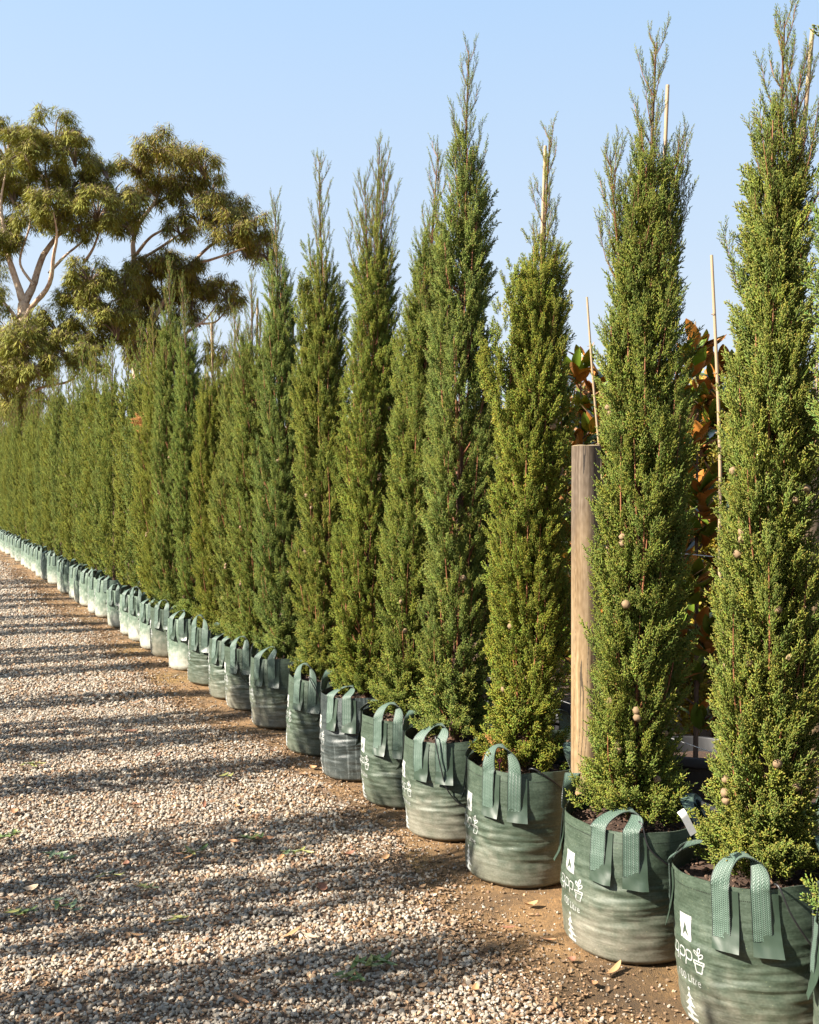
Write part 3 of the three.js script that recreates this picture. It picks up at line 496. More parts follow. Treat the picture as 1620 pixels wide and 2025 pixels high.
for (const [i, px, py, ox, oz, r, look] of [
  [1, 1597, 60, 0.13, 0.05, 0.011, 'thick pale stake rising beside the tip of the second cypress from the right'], [2, 1316, 168, 0.07, -0.05, 0.011, 'pale stake showing through the tip of the cypress right of the nearest post'], [3, 1078, 288, 0.09, -0.04, 0.011, 'pale stake ending above the short cypress left of the nearest post'],
  [4, 952, 386, 0.09, -0.06, 0.012, 'brown stake inside the right side of the tallest cypress'], [6, 762, 474, 0.08, 0.03, 0.011, 'pale stake in the cypress with several twiggy tips'], [7, 644, 516, 0.07, -0.06, 0.012, 'tan stake beside the single long reddish leader'],
  [8, 583, 612, 0.06, -0.1, 0.011, 'thin stake half hidden behind the narrow bluish cypress'], [9, 508, 590, 0.05, -0.05, 0.013, 'pale stake standing by the sparse tip left of the bluish cypress'], [11, 418, 640, 0.05, -0.05, 0.013, 'pale upright stake in the row below the lowest gum branch'],
]) { const d = BAGS[i]; stake(V(rowX(d) + ox * 0.35, 0.4, -d - 0.07), at(px, py, d + 0.07), r, look); }
// stakes of the plants behind
stake(V(rowX(5.7, 1.0) + 0.08, 0.3, -5.7), at(1155, 588, 5.75), 0.009, 'leaning bamboo stake above the magnolia beside the nearest post', cane);
stake(V(at(1440, 965, 4.75).x, 0.3, -4.75), at(1407, 504, 4.78), 0.011, 'tall leaning bamboo stake left of the second cypress from the right', cane);
stake(V(at(1374, 965, 8.4).x, 0.3, -8.4), at(1376, 636, 8.4), 0.009, 'thin upright stake between the two right-hand cypresses', caneGrey);
stake(V(at(1390, 965, 9).x, 0.3, -9), at(1394, 732, 9), 0.009, 'short thin stake behind the magnolias right of centre', caneGrey);
stake(V(at(986, 965, 8.2).x, 0.3, -8.2), at(984, 700, 8.2), 0.009, 'thin stake in the gap right of the tallest cypress', caneGrey);
stake(V(at(810, 965, 9.5).x, 0.3, -9.5), at(808, 745, 9.5), 0.010, 'stake in the gap near the small palm left of centre', caneGrey);
stake(V(at(1617, 965, 5.2).x, 0.3, -5.2), at(1617, 690, 5.2), 0.009, 'thin stake at the right edge of the photograph', caneGrey);
// wires strung along the posts, the irrigation pipe and drip tubes
const wireMat = std([0.55, 0.55, 0.55], 0.35, { metalness: 0.8 }), blackMat = std([0.016, 0.016, 0.018], 0.42);
for (const [y, w] of [[0.66, 'lower'], [1.40, 'upper']]) {
  const pts = []; for (let d = 2; d <= 24; d += 1.57) pts.push(V(rowX(d, 0.35), y - (Math.round((d - 2) / 1.57) % 2 ? 0.012 : 0), -d));
  tag(part('trellis_wire', limb(pts, [0.0019, 0.0019], 60, 5), wireMat, scene), w + ' steel wire strung along the timber posts behind the bags', 'wire', 'trellis wires');
}
{ const pts = []; for (let d = 1.8; d <= 26; d += 0.35) pts.push(V(rowX(d, 0.19 + 0.012 * noise(d * 2, 1)), 0.508 + 0.014 * noise(d * 1.6, 4), -d)); tag(part('irrigation_pipe', limb(pts, [0.0125, 0.0125], 260, 10), blackMat, scene), 'black poly irrigation pipe lying along the rear rims of the bags', 'pipe'); }
const tube = (pts, label, r = 0.0032) => tag(part('drip_tube', limb(pts, [r, r], 40, 6), blackMat, scene), label, 'drip tube', 'drip tubes of the bags');
for (const [i, list, where] of [
  [1, [[0.25, 0.44, -0.1], [0.12, 0.50, 0.01], [-0.02, 0.42, 0.012], [-0.25, 0.33, 0.012], [-0.52, 0.25, 0.012], [-0.85, 0.22, 0.012], [-1.25, 0.24, 0.02]], 'across the front of the large bag at bottom right'],
  [2, [[0.28, 0.45, -0.1], [0.1, 0.50, 0.008], [0.0, 0.42, 0.012], [-0.25, 0.36, 0.012], [-0.6, 0.31, 0.012], [-1.0, 0.30, 0.012]], 'across the bag in front of the nearest post'],
  [3, [[0.05, 0.44, -0.08], [-0.05, 0.505, 0.008], [-0.35, 0.46, 0.014], [-0.65, 0.40, 0.012], [-1.0, 0.36, 0.012], [-1.35, 0.37, 0.012]], 'on the wide bag left of the nearest post'],
  [4, [[0.45, 0.44, -0.08], [0.42, 0.50, 0.008], [0.32, 0.37, 0.014], [0.18, 0.25, 0.012], [-0.1, 0.18, 0.012], [-0.5, 0.14, 0.012], [-0.9, 0.13, 0.02]], 'in a long loop down the fifth bag from the right'],
  [7, [[0.35, 0.44, -0.08], [0.3, 0.50, 0.008], [0.05, 0.38, 0.014], [-0.1, 0.24, 0.012], [-0.35, 0.15, 0.012], [-0.7, 0.12, 0.02]], 'on the eighth bag from the right'],
  [9, [[0.55, 0.44, -0.08], [0.5, 0.50, 0.008], [0.42, 0.33, 0.014], [0.1, 0.2, 0.012], [-0.3, 0.16, 0.012], [-0.7, 0.17, 0.02]], 'on the tenth bag from the right'],
]) { const b = rowBags[i]; tube(list.map(([a, y, o]) => bagPoint(a, Math.min(y, BH), 1.7, o + 0.006).setY(y).add(b.position)), 'thin black drip tube hanging ' + where); }
// paper tags on handles
const white = std([0.8, 0.79, 0.75], 0.7), pink = std([0.5, 0.06, 0.16], 0.5);
function paperTag(p, w, h, tilt, label) {
  const t = thing('plant_tag', label, 'plant tag', p, 'white paper plant tags'); t.rotation.set(0.1, 0.2, tilt);
  part('strip', gridGeo(2, 16, (u, v) => { const a = Math.max(0, v - 0.62) / 0.38 * 2.9, y = v < 0.62 ? v / 0.62 * h : h + Math.sin(a) * 0.012, z = v < 0.62 ? 0.004 * v : 0.0025 - (1 - Math.cos(a)) * 0.012; return V((u - 0.5) * w, y, z); }), white, t);
}
paperTag(at(1372, 1650, 3.1), 0.022, 0.068, 0.5, 'white paper tag curled over the handle between the two nearest bags');
paperTag(at(758, 1398, 5.75), 0.022, 0.045, 0.1, 'pale paper tag on the rear handle of the sixth bag from the right');
paperTag(at(660, 1338, 6.5), 0.016, 0.03, -0.2, 'small white tag between the seventh and eighth bags from the right');
for (const [px, py, d, w] of [[988, 1505, 4.42, 'third'], [536, 1290, 7.3, 'ninth'], [842, 1448, 5.0, 'fourth']]) {
  const t = thing('marker_stick', 'small pink marker stick in the soil of the ' + w + ' full bag from the right', 'marker', at(px, py + 26, d), 'pink marker sticks');
  part('stick', limb([V(0, 0, 0), V(0.001, 0.03, 0), V(0, 0.05, 0)], [0.0022, 0.002, 0.002], 4, 6), pink, t); part('stick_head', new THREE.TorusGeometry(0.006, 0.0024, 6, 12).translate(0, 0.056, 0), pink, t);
}

// ------------------------------------------------------------------ plants behind the row: pots, magnolias, shrubs, palms
const potMat = std([0.022, 0.022, 0.024], 0.5);
const potGeo = new THREE.LatheGeometry([[0.001, 0.006], [0.155, 0.006], [0.165, 0.02], [0.20, 0.36], [0.222, 0.365], [0.226, 0.375], [0.226, 0.41], [0.218, 0.416], [0.205, 0.41], [0.198, 0.33]].map(([x, y]) => new THREE.Vector2(x, y)), 44);
const potSoil = gridGeo(30, 6, (u, v) => V(Math.cos(u * 6.283) * 0.199 * v, 0.345 + 0.01 * noise(Math.cos(u * 6.283) * v * 5, Math.sin(u * 6.283) * v * 5), -Math.sin(u * 6.283) * 0.199 * v));
function pot(d, perp, label) { const x = rowX(d, perp), p = thing('black_pot', label, 'plant pot', V(x, groundY(x, -d) + 0.012, -d), 'black plastic pots behind the row'); part('pot_shell', potGeo, potMat, p); part('soil', potSoil, soilMat, p); }
const magTop = new THREE.MeshPhysicalMaterial({ color: lin(0.15, 0.23, 0.02), roughness: 0.32, transmission: 0.4, thickness: 0, side: THREE.DoubleSide, clearcoat: 0.3 }), magBot = new THREE.MeshPhysicalMaterial({ color: lin(0.52, 0.2, 0.028), specularIntensity: 0.4, roughness: 0.8, transmission: 0.45, thickness: 0, side: THREE.DoubleSide }), magBark = std([0.12, 0.075, 0.05], 0.9);
function magLeaf(curl) {                                            // glossy above, rusty felt below
  const f = (dz) => (u, v) => { const w = 0.024 * Math.pow(Math.sin(Math.PI * clamp(v * 0.94 + 0.05, 0, 1)), 0.75), s = u * 2 - 1; return V(s * w, v * 0.115, Math.abs(s) * w * 0.3 - curl * v * v * 0.115 + dz * Math.sin(Math.PI * v) * (1 - s * s)); };
  const a = gridGeo(4, 8, f(0.0006)), b = gridGeo(4, 8, f(-0.0008)); return mergeGeometries([a, b], true);
}
const magLeaves = [magLeaf(0.1), magLeaf(0.25), magLeaf(-0.08)];
function magnolia(d, perp, h, nLeaf, label, seed) {
  const r = rng(seed), x = rowX(d, perp), t = thing('magnolia_tree', label, 'magnolia', V(x, 0.34, -d), 'magnolias behind the cypress row'), wood = [], spots = [], H = h - 0.34;
  wood.push(limb([0, 0.3, 0.6, 1].map((k) => V(0.03 * noise(k * 3, seed), H * k * 0.97, 0.03 * noise(k * 3, seed + 4))), [0.013, 0.011, 0.008, 0.003], 14, 6));
  for (let k = 0; k < 20; k++) {
    const y = H * (0.08 + 0.88 * (k + r() * 0.5) / 20), a = k * 2.4 + r() * 0.6, L = (0.30 - 0.16 * k / 20) * (0.8 + 0.5 * r()), e = V(Math.cos(a) * L * 0.75, y + L * 0.75, Math.sin(a) * L * 0.75);
    wood.push(limb([V(0, y, 0), V(e.x * 0.55, y + L * 0.3, e.z * 0.55), e], [0.006, 0.004, 0.003], 6, 5)); spots.push([e, a, 1]); spots.push([V(e.x * 0.6, y + L * 0.36, e.z * 0.6), a, 0.6]);
  }
  spots.push([V(0, H, 0), 0, 1]); for (let k = 0; k < 8; k++) spots.push([V(0.01, H * (0.1 + 0.11 * k), 0), k * 2, 0.5]);
  part('trunk', mergeGeometries(wood), magBark, t);
  for (let k = 0; k < nLeaf; k++) {
    const [p, a, q] = spots[k % spots.length], b = k * 2.4 + r(), up = k / nLeaf > 0.6 ? 1.1 : 0.35 + r() * 0.5, dir = V(Math.cos(b) + Math.cos(a) * 0.4, up, Math.sin(b) + Math.sin(a) * 0.4).normalize();
    const m = part('leaf', magLeaves[k % 3], [magTop, magBot], t), X = V(dir.z, 0, -dir.x).normalize(), Z = X.clone().cross(dir).normalize(); if (Z.y < 0) { X.negate(); Z.negate(); }
    m.quaternion.setFromRotationMatrix(new THREE.Matrix4().makeBasis(X, dir, Z)); m.rotateY((r() - 0.5) * 1.1 + (r() < 0.5 ? Math.PI : 0)); m.position.copy(p).add(V((r() - 0.5) * 0.03, (r() - 0.5) * 0.06, (r() - 0.5) * 0.03)); m.scale.setScalar(0.85 + 0.5 * r());
  }
}
const MAGS = [[3.75, 1.05, 2.15, 120, 'magnolia at the right edge behind the last cypress'], [5.05, 1.0, 2.3, 640, 'magnolia with rusty leaf undersides between the two right-hand cypresses'], [5.93, 1.0, 2.34, 460, 'magnolia rising above the nearest timber post'], [6.7, 1.05, 2.25, 130, 'magnolia hidden behind the short cypress left of the post'], [8.13, 1.0, 2.1, 300, 'magnolia in the gap left of the tallest cypress pair'], [9.07, 1.0, 2.1, 120, 'magnolia behind the middle cypresses of the row'], [10.2, 1.0, 2.2, 100, 'farthest magnolia, a few rusty leaves between cypresses']];
MAGS.forEach(([d, p, h, n, l], i) => { magnolia(d, p, h, n, l, 40 + i); pot(d, p, 'black plastic pot holding the ' + l.replace(', a few', ' with a few')); });
pot(5.35, 0.78, 'black plastic pot closest behind the nearest timber post'); pot(4.35, 1.0, 'black plastic pot between the trunks of the two right-hand cypresses'); pot(6.3, 0.85, 'black plastic pot behind the wide bag left of the post');
makeBag(2, 4.95, at(1118, 965, 4.95).x + 0.05, 'green grow bag of the second row peeping out behind the nearest post', 'green grow bags behind the front row', 0, 0, 0.3);
makeBag(5, 3.72, at(1600, 965, 3.72).x, 'green grow bag of the second row behind the bottom right bag', 'green grow bags behind the front row', 0, 0, 0.8);
// bushy shrubs: small oval leaves, yellow-green with red young tips
function leafSpray(seed, green, red) {
  const r = rng(seed), s = new Soup(); s.spindle(V(0, 0, 0), V(0, 1, 0), 0.24, 0.0025, [0.12, 0.06, 0.03]);
  for (let k = 0; k < 20; k++) { const t = k / 20, a = k * 2.4, dir = V(Math.cos(a) * 0.75, 0.7, Math.sin(a) * 0.75).normalize(), side = V(-Math.sin(a), 0.1, Math.cos(a)).normalize(), c = green.map((v, i) => lerp(v * (0.75 + 0.5 * r()), red[i], t > 0.78 ? 0.7 : 0)); s.leaf(V(0, 0.02 + t * 0.22, 0), dir, side, 0.05 * (1.1 - 0.4 * t), 0.021, 0.15, 0.15, c); }
  return s.build();
}
const shrubMat = new THREE.MeshPhysicalMaterial({ vertexColors: true, roughness: 0.6, specularIntensity: 0.5, transmission: 0.4, thickness: 0, side: THREE.DoubleSide });
const shrubUnits = [leafSpray(1, [0.2, 0.22, 0.02], [0.34, 0.10, 0.05]), leafSpray(2, [0.11, 0.17, 0.025], [0.26, 0.22, 0.03]), leafSpray(3, [0.27, 0.25, 0.018], [0.36, 0.28, 0.03])];
function shrub(d, x, h, w, kind, label, seed) {
  const r = rng(seed), t = thing('shrub', label, 'shrub', V(x, 0, -d), 'shrubs behind the magnolias'), list = [], cols = [], wood = [];
  for (let k = 0; k < 14; k++) { const a = k * 2.4, e = V(Math.cos(a) * w * 0.7, h * (0.6 + 0.35 * r()), Math.sin(a) * w * 0.7); wood.push(limb([V(0, 0.0, 0), V(e.x * 0.5, e.y * 0.45, e.z * 0.5), e], [0.012, 0.008, 0.003], 8, 5)); }
  part('stems', mergeGeometries(wood), magBark, t);
  for (let k = 0; k < 900; k++) { const y = Math.pow(r(), 0.8), a = r() * 6.283, lump = 0.75 + 0.5 * noise(Math.cos(a) * 1.5 + seed, Math.sin(a) * 1.5, y * 4), q = w * lump * Math.sqrt(0.15 + 0.85 * r()) * Math.sin(Math.PI * clamp(0.12 + y * 0.82, 0, 1)) ** 0.6; list.push(place(V(Math.cos(a) * q, 0.1 + y * (h - 0.3), Math.sin(a) * q), V(Math.cos(a) * 0.5 + r() - 0.5, 0.9, Math.sin(a) * 0.5 + r() - 0.5).normalize(), r() * 6, 0.8 + 0.7 * r())); const j = 0.75 + 0.5 * r(); cols.push(lin(j, j, j)); }
  inst('foliage', shrubUnits[kind], shrubMat, list, t, cols);
}
const sr = rng(31);
for (let k = 0; k < 13; k++) { const d = 5.2 + k * 1.05, p = 2.7 + 0.5 * sr(); shrub(d, rowX(d, p), 2.05 + 0.05 * k * 0.6 + 0.3 * sr(), 0.55, k % 3, (k % 3 === 1 ? 'mid-green' : 'yellow-green') + ' leafy shrub behind the magnolias, ' + ORD[k] + ' counting from the right edge leftwards', 300 + k); }
for (let k = 0; k < 9; k++) { const d = 8.5 + k * 1.7; shrub(d, rowX(d, 4.6), 2.5 + 0.4 * sr(), 0.95, (k + 1) % 3, 'bushy green shrub in the deepest row, ' + ORD[k] + ' from its right end', 330 + k); }
[[6.3, 2.3, 'yellow-green shrub showing between the two right-hand cypresses behind the magnolia'], [7.3, 2.35, 'yellow-green shrub just behind the magnolia above the nearest post'], [9.7, 2.3, 'yellow shrub in the gap left of the tallest cypress'], [5.3, 2.2, 'yellow shrub at the right edge behind the timber post']].forEach(([d, h, l], i) => shrub(d, rowX(d, 1.95), h, 0.42, i % 2 ? 0 : 2, l, 360 + i));
// small palms
function palm(px, py, d, n, label, seed) {
  const r = rng(seed), top = at(px, py, d), t = thing('palm', label, 'palm', V(top.x, 0, top.z), 'small palms behind the shrubs'), y0 = top.y - 0.55;
  part('trunk', limb([V(0, 0, 0), V(0.02, y0 * 0.5, 0), V(0, y0, 0)], [0.09, 0.08, 0.07], 14, 10, 0.3), std([0.16, 0.12, 0.08], 0.95), t);
  const gm = shrubMat;
  for (let k = 0; k < n; k++) {
    const s = new Soup(), a = k * 2.4 + r() * 0.5, el = 1.25 - 1.15 * (k / n), L = 0.85 + 0.25 * r(), out = V(Math.cos(a), 0, Math.sin(a)), side = V(-out.z, 0, out.x);
    const f = (q) => V(0, y0, 0).addScaledVector(out, L * q * Math.cos(el) + 0.12 * q * q * L).add(V(0, L * q * Math.sin(el) - 0.55 * L * q * q * (0.5 + 0.5 * Math.cos(el)), 0));
    for (let q = 0; q < 26; q++) { const u = 0.12 + 0.88 * q / 26, p = f(u), T = f(u + 0.02).sub(f(u - 0.02)).normalize(), len = 0.26 * Math.sin(Math.PI * clamp(u * 0.85 + 0.12, 0, 1)); for (const w of [-1, 1]) { const dir = side.clone().multiplyScalar(w).addScaledVector(T, 0.8).add(V(0, 0.15, 0)).normalize(); s.leaf(p, dir, T.clone().addScaledVector(dir, -T.dot(dir)).normalize(), len, 0.018, 0.2, 0.1, [0.075, 0.12, 0.035].map((v) => v * (0.8 + 0.4 * r())), 2); } }
    const fr = part('frond', s.build(), gm, t); part('rib', limb([0.02, 0.3, 0.65, 1].map(f), [0.008, 0.006, 0.004, 0.002], 10, 5), std([0.13, 0.16, 0.05], 0.6), fr);
  }
}
palm(800, 760, 12.5, 15, 'small palm in the gap left of the tallest cypress', 61);
palm(1190, 735, 11, 14, 'small palm whose fronds show above the nearest timber post', 62);
palm(1440, 735, 9.5, 14, 'small palm behind the leaning stake at the right', 63);

// ------------------------------------------------------------------ gum trees beyond the far end
const gumBark = new THREE.MeshStandardMaterial({ map: tex(128, 512, (u, v) => { const a = noise(u * 4, v * 3, 2), b = noise(u * 12, v * 9, 6), k = a + 0.5 * b; return k > 0.22 ? [150, 120, 98] : [186 + 30 * b, 164 + 30 * b, 142 + 26 * b]; }), roughness: 0.8, side: THREE.DoubleSide }), gumDark = std([0.17, 0.12, 0.09], 0.9);
function gumUnit(seed) {
  const r = rng(seed), s = new Soup();
  for (let k = 0; k < 24; k++) { const a = r() * 6.283, p = V(Math.cos(a) * 0.16 * r(), (r() - 0.5) * 0.3, Math.sin(a) * 0.16 * r()), dir = V(Math.cos(a) * 0.55, -0.75 + 0.7 * r(), Math.sin(a) * 0.55).normalize(), side = V(-dir.z, 0.3 * (r() - 0.5), dir.x).normalize(), w = r(), c = w < 0.12 ? [0.24, 0.165, 0.05] : [0.205 + 0.05 * r(), 0.195 + 0.04 * r(), 0.038]; s.leaf(p, dir, side, 0.15 + 0.09 * r(), 0.032, 0.1, 0.1, c, 2); }
  for (let k = 0; k < 4; k++) { const a = r() * 6.283; s.spindle(V(0, -0.1, 0), V(Math.cos(a) * 0.6, 0.8, Math.sin(a) * 0.6).normalize(), 0.3, 0.006, [0.16, 0.1, 0.07]); }
  return s.build();
}
const gumUnits = [gumUnit(1), gumUnit(2)], gumLeafMat = new THREE.MeshPhysicalMaterial({ vertexColors: true, roughness: 0.7, specularIntensity: 0.3, transmission: 0.35, thickness: 0, side: THREE.DoubleSide });
function gum(name, d, base, limbs, clumps, label, seed) {
  const r = rng(seed), b = at(base[0], HORIZON, d), root = thing(name, label, 'gum tree', V(b.x, 0, b.z), 'gum trees'), loc = (px, py, off = 0) => at(px, py, d + off).sub(root.position);
  limbs.forEach(([w0, w1, ...pts], k) => {
    const P = [], q = w0 / F * d * 0.38; for (let i = 0; i < pts.length; i += 2) P.push(loc(pts[i], pts[i + 1], (k ? ((k % 3) - 1) * 0.5 * i * 0.4 : 0)));
    part(k ? 'limb' : 'trunk', limb(P, [q, (q + w1 / F * d * 0.38) / 2, w1 / F * d * 0.38], 22, 9, 0.25), gumBark, root);
  });
  const list = [], cols = [], wood = [];
  for (const [px, py, rad, dz] of clumps) {
    const c = loc(px, py, (dz ?? (r() - 0.5) * 3)), R = rad / F * d, n = Math.round(112 * Math.pow(rad / 42, 2)), sub = []; c.y -= 0;
    for (let k = 0; k < 15; k++) { const a = r() * 6.283, u = r() * 1.7 - 0.75; sub.push(V(Math.cos(a) * R * 0.86 * Math.sqrt(1 - Math.min(1, u * u) * 0.8), u * R * 0.8, Math.sin(a) * R * 0.86)); }
    const tw = loc(px + 10, py + rad * 0.9, 0);
    for (const v of sub) if (r() < 0.6) wood.push(limb([tw.clone().lerp(c, 0.2), c.clone().addScaledVector(v, 0.4), c.clone().add(v)], [0.045, 0.028, 0.01], 6, 4));
    for (let k = 0; k < n; k++) { const v = sub[Math.floor(Math.pow(r(), 1.3) * 15)], e = V(r() - 0.5, (r() - 0.5) * 0.75, r() - 0.5).normalize().multiplyScalar(R * 0.36 * Math.sqrt(r())); list.push(place(c.clone().add(v).add(e), V((r() - 0.5) * 0.7, 1, (r() - 0.5) * 0.7).normalize(), r() * 6.283, 0.8 + 0.6 * r())); const j = 0.75 + 0.5 * r(), w = r(); cols.push(lin(j * (0.92 + 0.22 * w), j * (1.02 + 0.08 * w), j * (0.95 - 0.1 * w))); }
  }
  part('branchlets', mergeGeometries(wood), gumDark, root).userData = { kind: 'stuff' };
  inst('crown', gumUnits[seed % 2], gumLeafMat, list, root, cols);
}
gum('gum_tree', 40, [45], [
  [38, 30, 47, 1010, 46, 800, 44, 700, 48, 600], [22, 3, 48, 605, 34, 560, 18, 510, 8, 455, 2, 400, 14, 330], [22, 3, 48, 600, 66, 563, 83, 511, 106, 476, 131, 442, 150, 400, 166, 360], [17, 3, 50, 640, 60, 612, 97, 563, 107, 500, 113, 465, 106, 420],
  [9, 4, 114, 466, 150, 446, 190, 440, 235, 438], [8, 4, 97, 540, 130, 505, 160, 480, 178, 455], [10, 4, 40, 640, 10, 600, -30, 560], [10, 4, 35, 795, 80, 767, 138, 753, 158, 730], [8, 3, 90, 450, 95, 380, 90, 330, 100, 290], [8, 3, 166, 520, 185, 490, 205, 430, 215, 390], [8, 3, 66, 563, 40, 520, 60, 440, 55, 370],
], [[8, 285, 48], [52, 300, 46], [106, 268, 48], [142, 300, 42], [88, 345, 52], [20, 370, 48], [135, 365, 48], [205, 330, 34], [222, 380, 36], [190, 420, 44, -1.5], [232, 430, 34, 1.5], [255, 445, 30], [70, 420, 42], [5, 450, 34], [104, 398, 30, -1.8], [110, 420, 38], [160, 450, 36, -1], [25, 480, 24], [262, 400, 26],
  [175, 545, 40], [148, 590, 42], [205, 600, 46], [238, 552, 40], [225, 640, 44], [110, 640, 40], [62, 650, 34], [14, 650, 38], [45, 680, 36, -2.5], [70, 725, 38, -2.5], [22, 735, 38, -2.5], [48, 640, 24, -2], [10, 690, 38, -1], [30, 700, 46], [80, 690, 40], [128, 690, 44], [5, 760, 44], [48, 750, 40], [85, 735, 24], [175, 660, 40], [-20, 600, 40], [15, 800, 40], [170, 710, 36], [-30, 350, 60], [-40, 480, 50]],
'tall gum tree at the far left with pale forking limbs', 6);
gum('gum_tree', 43, [268], [
  [22, 14, 268, 1000, 268, 700, 266, 525], [14, 4, 266, 528, 264, 476, 276, 442, 301, 407, 314, 383, 316, 345, 308, 310], [9, 4, 300, 408, 330, 390, 363, 362, 385, 335], [9, 4, 268, 505, 297, 470, 325, 452, 345, 430], [9, 4, 268, 520, 321, 487, 346, 470, 380, 450], [12, 4, 300, 640, 345, 560, 380, 521, 415, 487, 449, 466, 480, 450], [9, 4, 380, 522, 412, 515, 446, 504, 485, 490],
  [9, 3, 340, 680, 380, 650, 410, 628, 430, 600], [7, 3, 385, 640, 425, 637, 450, 610], [7, 3, 310, 390, 290, 370, 278, 345],
], [[312, 292, 40], [272, 330, 34], [352, 306, 40], [398, 328, 36], [372, 358, 44], [305, 350, 36], [418, 372, 34], [335, 385, 32], [268, 380, 24], [425, 420, 40], [388, 425, 34], [462, 410, 34], [498, 432, 36], [452, 450, 40], [508, 478, 34], [355, 455, 28], [478, 485, 34], [520, 470, 22], [525, 505, 22],
  [338, 520, 38], [302, 525, 34], [378, 545, 40], [318, 575, 44], [372, 585, 36], [348, 548, 42], [398, 570, 30], [442, 575, 32], [458, 602, 26], [290, 600, 38], [268, 570, 34], [268, 620, 36], [255, 640, 40], [272, 680, 38], [318, 650, 44], [388, 630, 22], [300, 700, 44], [350, 690, 30], [425, 700, 26]],
'gum tree right of the pale-limbed one, spreading in layered crowns towards the cypresses', 7);
gum('gum_tree', 47, [-70], [[30, 20, -70, 1000, -60, 800, -50, 700], [16, 6, -50, 705, -20, 600, -10, 500]], [[-30, 700, 60], [-10, 820, 46], [40, 830, 36], [-50, 560, 60], [95, 790, 30]], 'gum tree cut off by the left edge, low foliage above the far cypresses', 8);

// ------------------------------------------------------------------ litter on the gravel
const dry = [std([0.26, 0.13, 0.06], 0.7), std([0.36, 0.2, 0.09], 0.7), std([0.18, 0.075, 0.04], 0.7), std([0.40, 0.30, 0.20], 0.75)], fresh = [std([0.09, 0.13, 0.035], 0.5), std([0.2, 0.2, 0.06], 0.5), std([0.14, 0.19, 0.1], 0.5)];
function curlLeaf(len, wid, curl, twist) { return gridGeo(4, 10, (u, v) => { const s = u * 2 - 1, w = wid * 0.5 * Math.pow(Math.sin(Math.PI * clamp(v * 0.96 + 0.02, 0, 1)), 0.8), a = curl * (v - 0.5); return V(s * w * Math.cos(twist * (v - 0.5)), Math.abs(s) * w * 0.45 + (1 - Math.cos(a)) * len / Math.max(0.2, Math.abs(curl)) + s * w * Math.sin(twist * (v - 0.5)), Math.sin(a) / Math.max(0.2, Math.abs(curl)) * len); }); }
const leafShapes = [curlLeaf(0.08, 0.02, 1.2, 0.5), curlLeaf(0.10, 0.018, 0.7, 1.2), curlLeaf(0.06, 0.03, 1.8, 0.4), curlLeaf(0.045, 0.028, 2.4, 0.8)];
function groundAt(px, py) { const d = EYE * F / (py - HORIZON), p = at(px, py, d); return V(p.x, groundY(p.x, p.z) + 0.019, p.z); }
const lr = rng(404);
const leafSpots = [[470, 1978, 0], [85, 1955, 1], [262, 1592, 2], [404, 1592, 2], [470, 1597, 1], [520, 1660, 0], [460, 1665, 0], [245, 1705, 3], [250, 1712, 2], [365, 1700, 1], [138, 1407, 2], [150, 1425, 1], [117, 1450, 2], [187, 1380, 2], [60, 1210, 2], [90, 1590, 1], [240, 1597, 1], [312, 1500, 2], [208, 1495, 1], [325, 1528, 3], [195, 1520, 1], [172, 1660, 3], [500, 1418, 1], [255, 1448, 2], [830, 1790, 1], [870, 1895, 0], [1050, 1795, 1], [1185, 1800, 0], [690, 1695, 2], [940, 1960, 1], [610, 1855, 3], [575, 1850, 1], [445, 1810, 2], [1080, 1865, 0], [1215, 1925, 1], [1000, 1840, 2], [1170, 1950, 0], [350, 1690, 0], [555, 1700, 1], [480, 1690, 3], [60, 1760, 3], [270, 1855, 1], [400, 1890, 0], [640, 1760, 2], [760, 1700, 1], [850, 1710, 0], [620, 1520, 1], [540, 1490, 2], [150, 1310, 0], [220, 1280, 1], [270, 1390, 0], [100, 1480, 3], [30, 1610, 0], [1130, 1905, 2]];
for (const [px, py, k] of leafSpots) { const m = part('dry_leaf', leafShapes[(k + Math.floor(lr() * 4)) % 4], dry[k], scene), p = groundAt(px, py); m.position.copy(p); m.rotation.set((lr() - 0.5) * 0.7, lr() * 6.283, (lr() - 0.5) * 0.9); m.scale.setScalar(0.75 + 0.5 * lr()); tag(m, 'dry curled brown leaf fallen on the gravel path', 'leaf', 'dry leaves on the gravel'); }
{
  const list = [], cols = [], q = rng(808);
  for (let k = 0; k < 8500; k++) { const d = 2.9 + 19 * Math.pow(q(), 1.5), e = sandEdge(d), edge = q() < 0.62, p = edge ? e + (q() + q() + q() - 1.5) * 0.22 : lerp(-2.6, e, q()), x = rowX(d, p); if (p > 0.2) continue; Q.setFromEuler(new THREE.Euler((q() - 0.5) * 0.8, q() * 6.283, (q() - 0.5) * 0.8)); const sc = (0.18 + 0.3 * q() * q()) * (1 + d * 0.04); list.push(new THREE.Matrix4().compose(V(x, groundY(x, -d) + (p < e ? 0.02 : 0.011), -d), Q, V(sc, sc, sc * (0.7 + 0.8 * q())))); const j = 0.5 + 0.9 * q(); cols.push(lin(0.19 * j, 0.115 * j, 0.06 * j)); }
  const m = inst('leaf_litter', leafShapes[2], std([1, 1, 1], 0.8), list, scene, cols); m.userData.label = 'scattered brown crumbs of bark and leaf on sand and gravel'; m.userData.category = 'leaf litter';
}
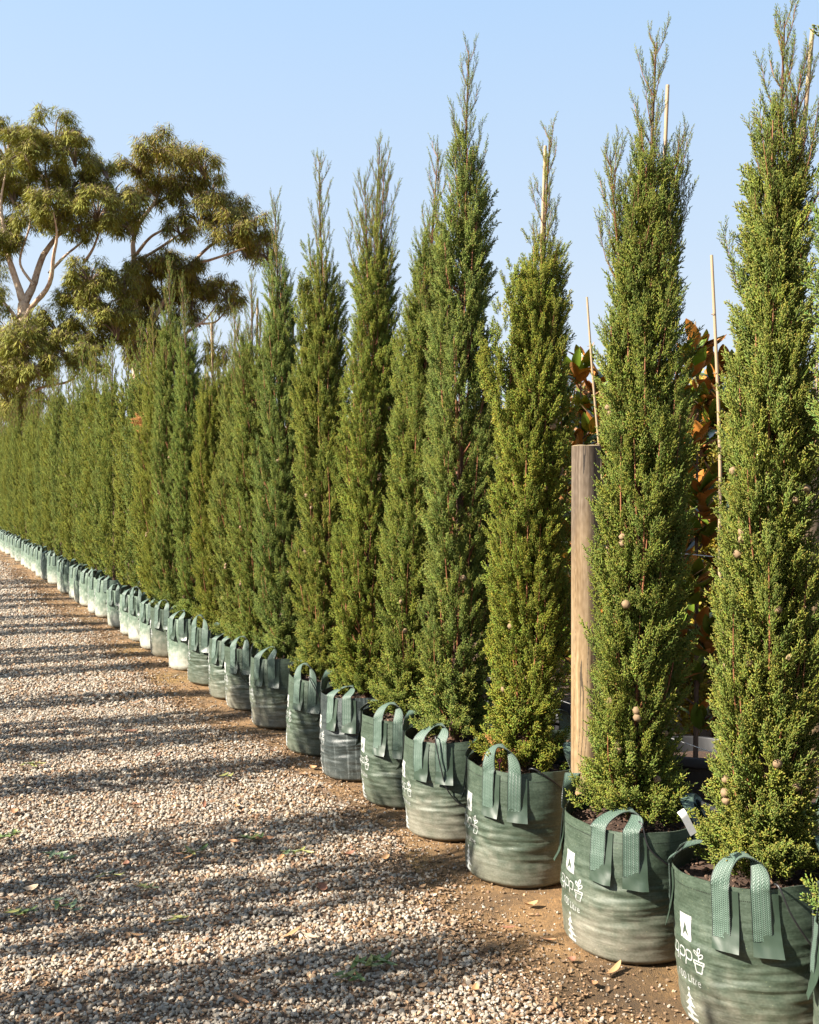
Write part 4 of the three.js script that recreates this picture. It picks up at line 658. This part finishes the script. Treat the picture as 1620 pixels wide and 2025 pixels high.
function twig(px, py, n, L, turn, kind, label) {
  const t = thing('leafy_twig', label, 'twig', groundAt(px, py), 'green twigs on the gravel', turn), r = rng(px + py); t.position.y += 0.004;
  part('stem', limb([V(-L / 2, 0, 0), V(0, 0.006, 0.01), V(L / 2, 0.003, -0.01)], [0.0022, 0.0016, 0.001], 8, 5), std([0.2, 0.12, 0.06], 0.8), t);
  for (let k = 0; k < n; k++) { const m = part('leaf', leafShapes[k % 2], fresh[(kind + (r() < 0.3 ? 1 : 0)) % 3], t); m.position.set(lerp(-L / 2, L / 2, (k + 0.5) / n), 0.006 + 0.012 * r(), (r() - 0.5) * 0.03); m.rotation.set((r() - 0.5) * 0.5, (k % 2 ? 0.7 : 2.4) + (r() - 0.5) * 0.6, (r() - 0.5) * 0.6); m.scale.setScalar(0.7 + 0.4 * r()); }
}
twig(735, 1915, 11, 0.13, 0.3, 0, 'green leafy twig on the shaded gravel in the lower middle'); twig(690, 1945, 6, 0.09, -0.3, 0, 'small green twig beside the larger one in the lower middle');
twig(18, 1662, 9, 0.12, 1.2, 0, 'tuft of green leaves on the gravel at the left edge'); twig(45, 1815, 6, 0.09, 0.2, 0, 'green leaves at the left edge in the lower quarter'); twig(130, 1800, 5, 0.16, -0.5, 2, 'pale silvery twig left of centre on the lower gravel'); twig(115, 1700, 5, 0.15, -0.4, 2, 'pale silvery twig on the gravel above the other one');
twig(215, 1740, 5, 0.1, 0.1, 1, 'yellow-green sprig left of centre'); twig(385, 1690, 5, 0.1, 0.2, 0, 'green sprig on gravel in middle left'); twig(350, 1832, 3, 0.06, 0.1, 1, 'tiny yellow-green sprig in lower left'); twig(585, 1697, 6, 0.11, 0.4, 1, 'green sprig on sunlit gravel near the middle'); twig(448, 1542, 3, 0.06, 0.0, 1, 'tiny yellow sprig on the bright gravel in front of the bags'); twig(60, 1520, 6, 0.12, 0.2, 0, 'green and yellow sprig on the gravel at the left'); twig(500, 1665, 5, 0.1, 0.3, 0, 'green sprig near the brown leaves in the middle of the path'); twig(290, 1765, 4, 0.07, 0.1, 1, 'small sprig between the left sprigs');

renderer.render(scene, camera);
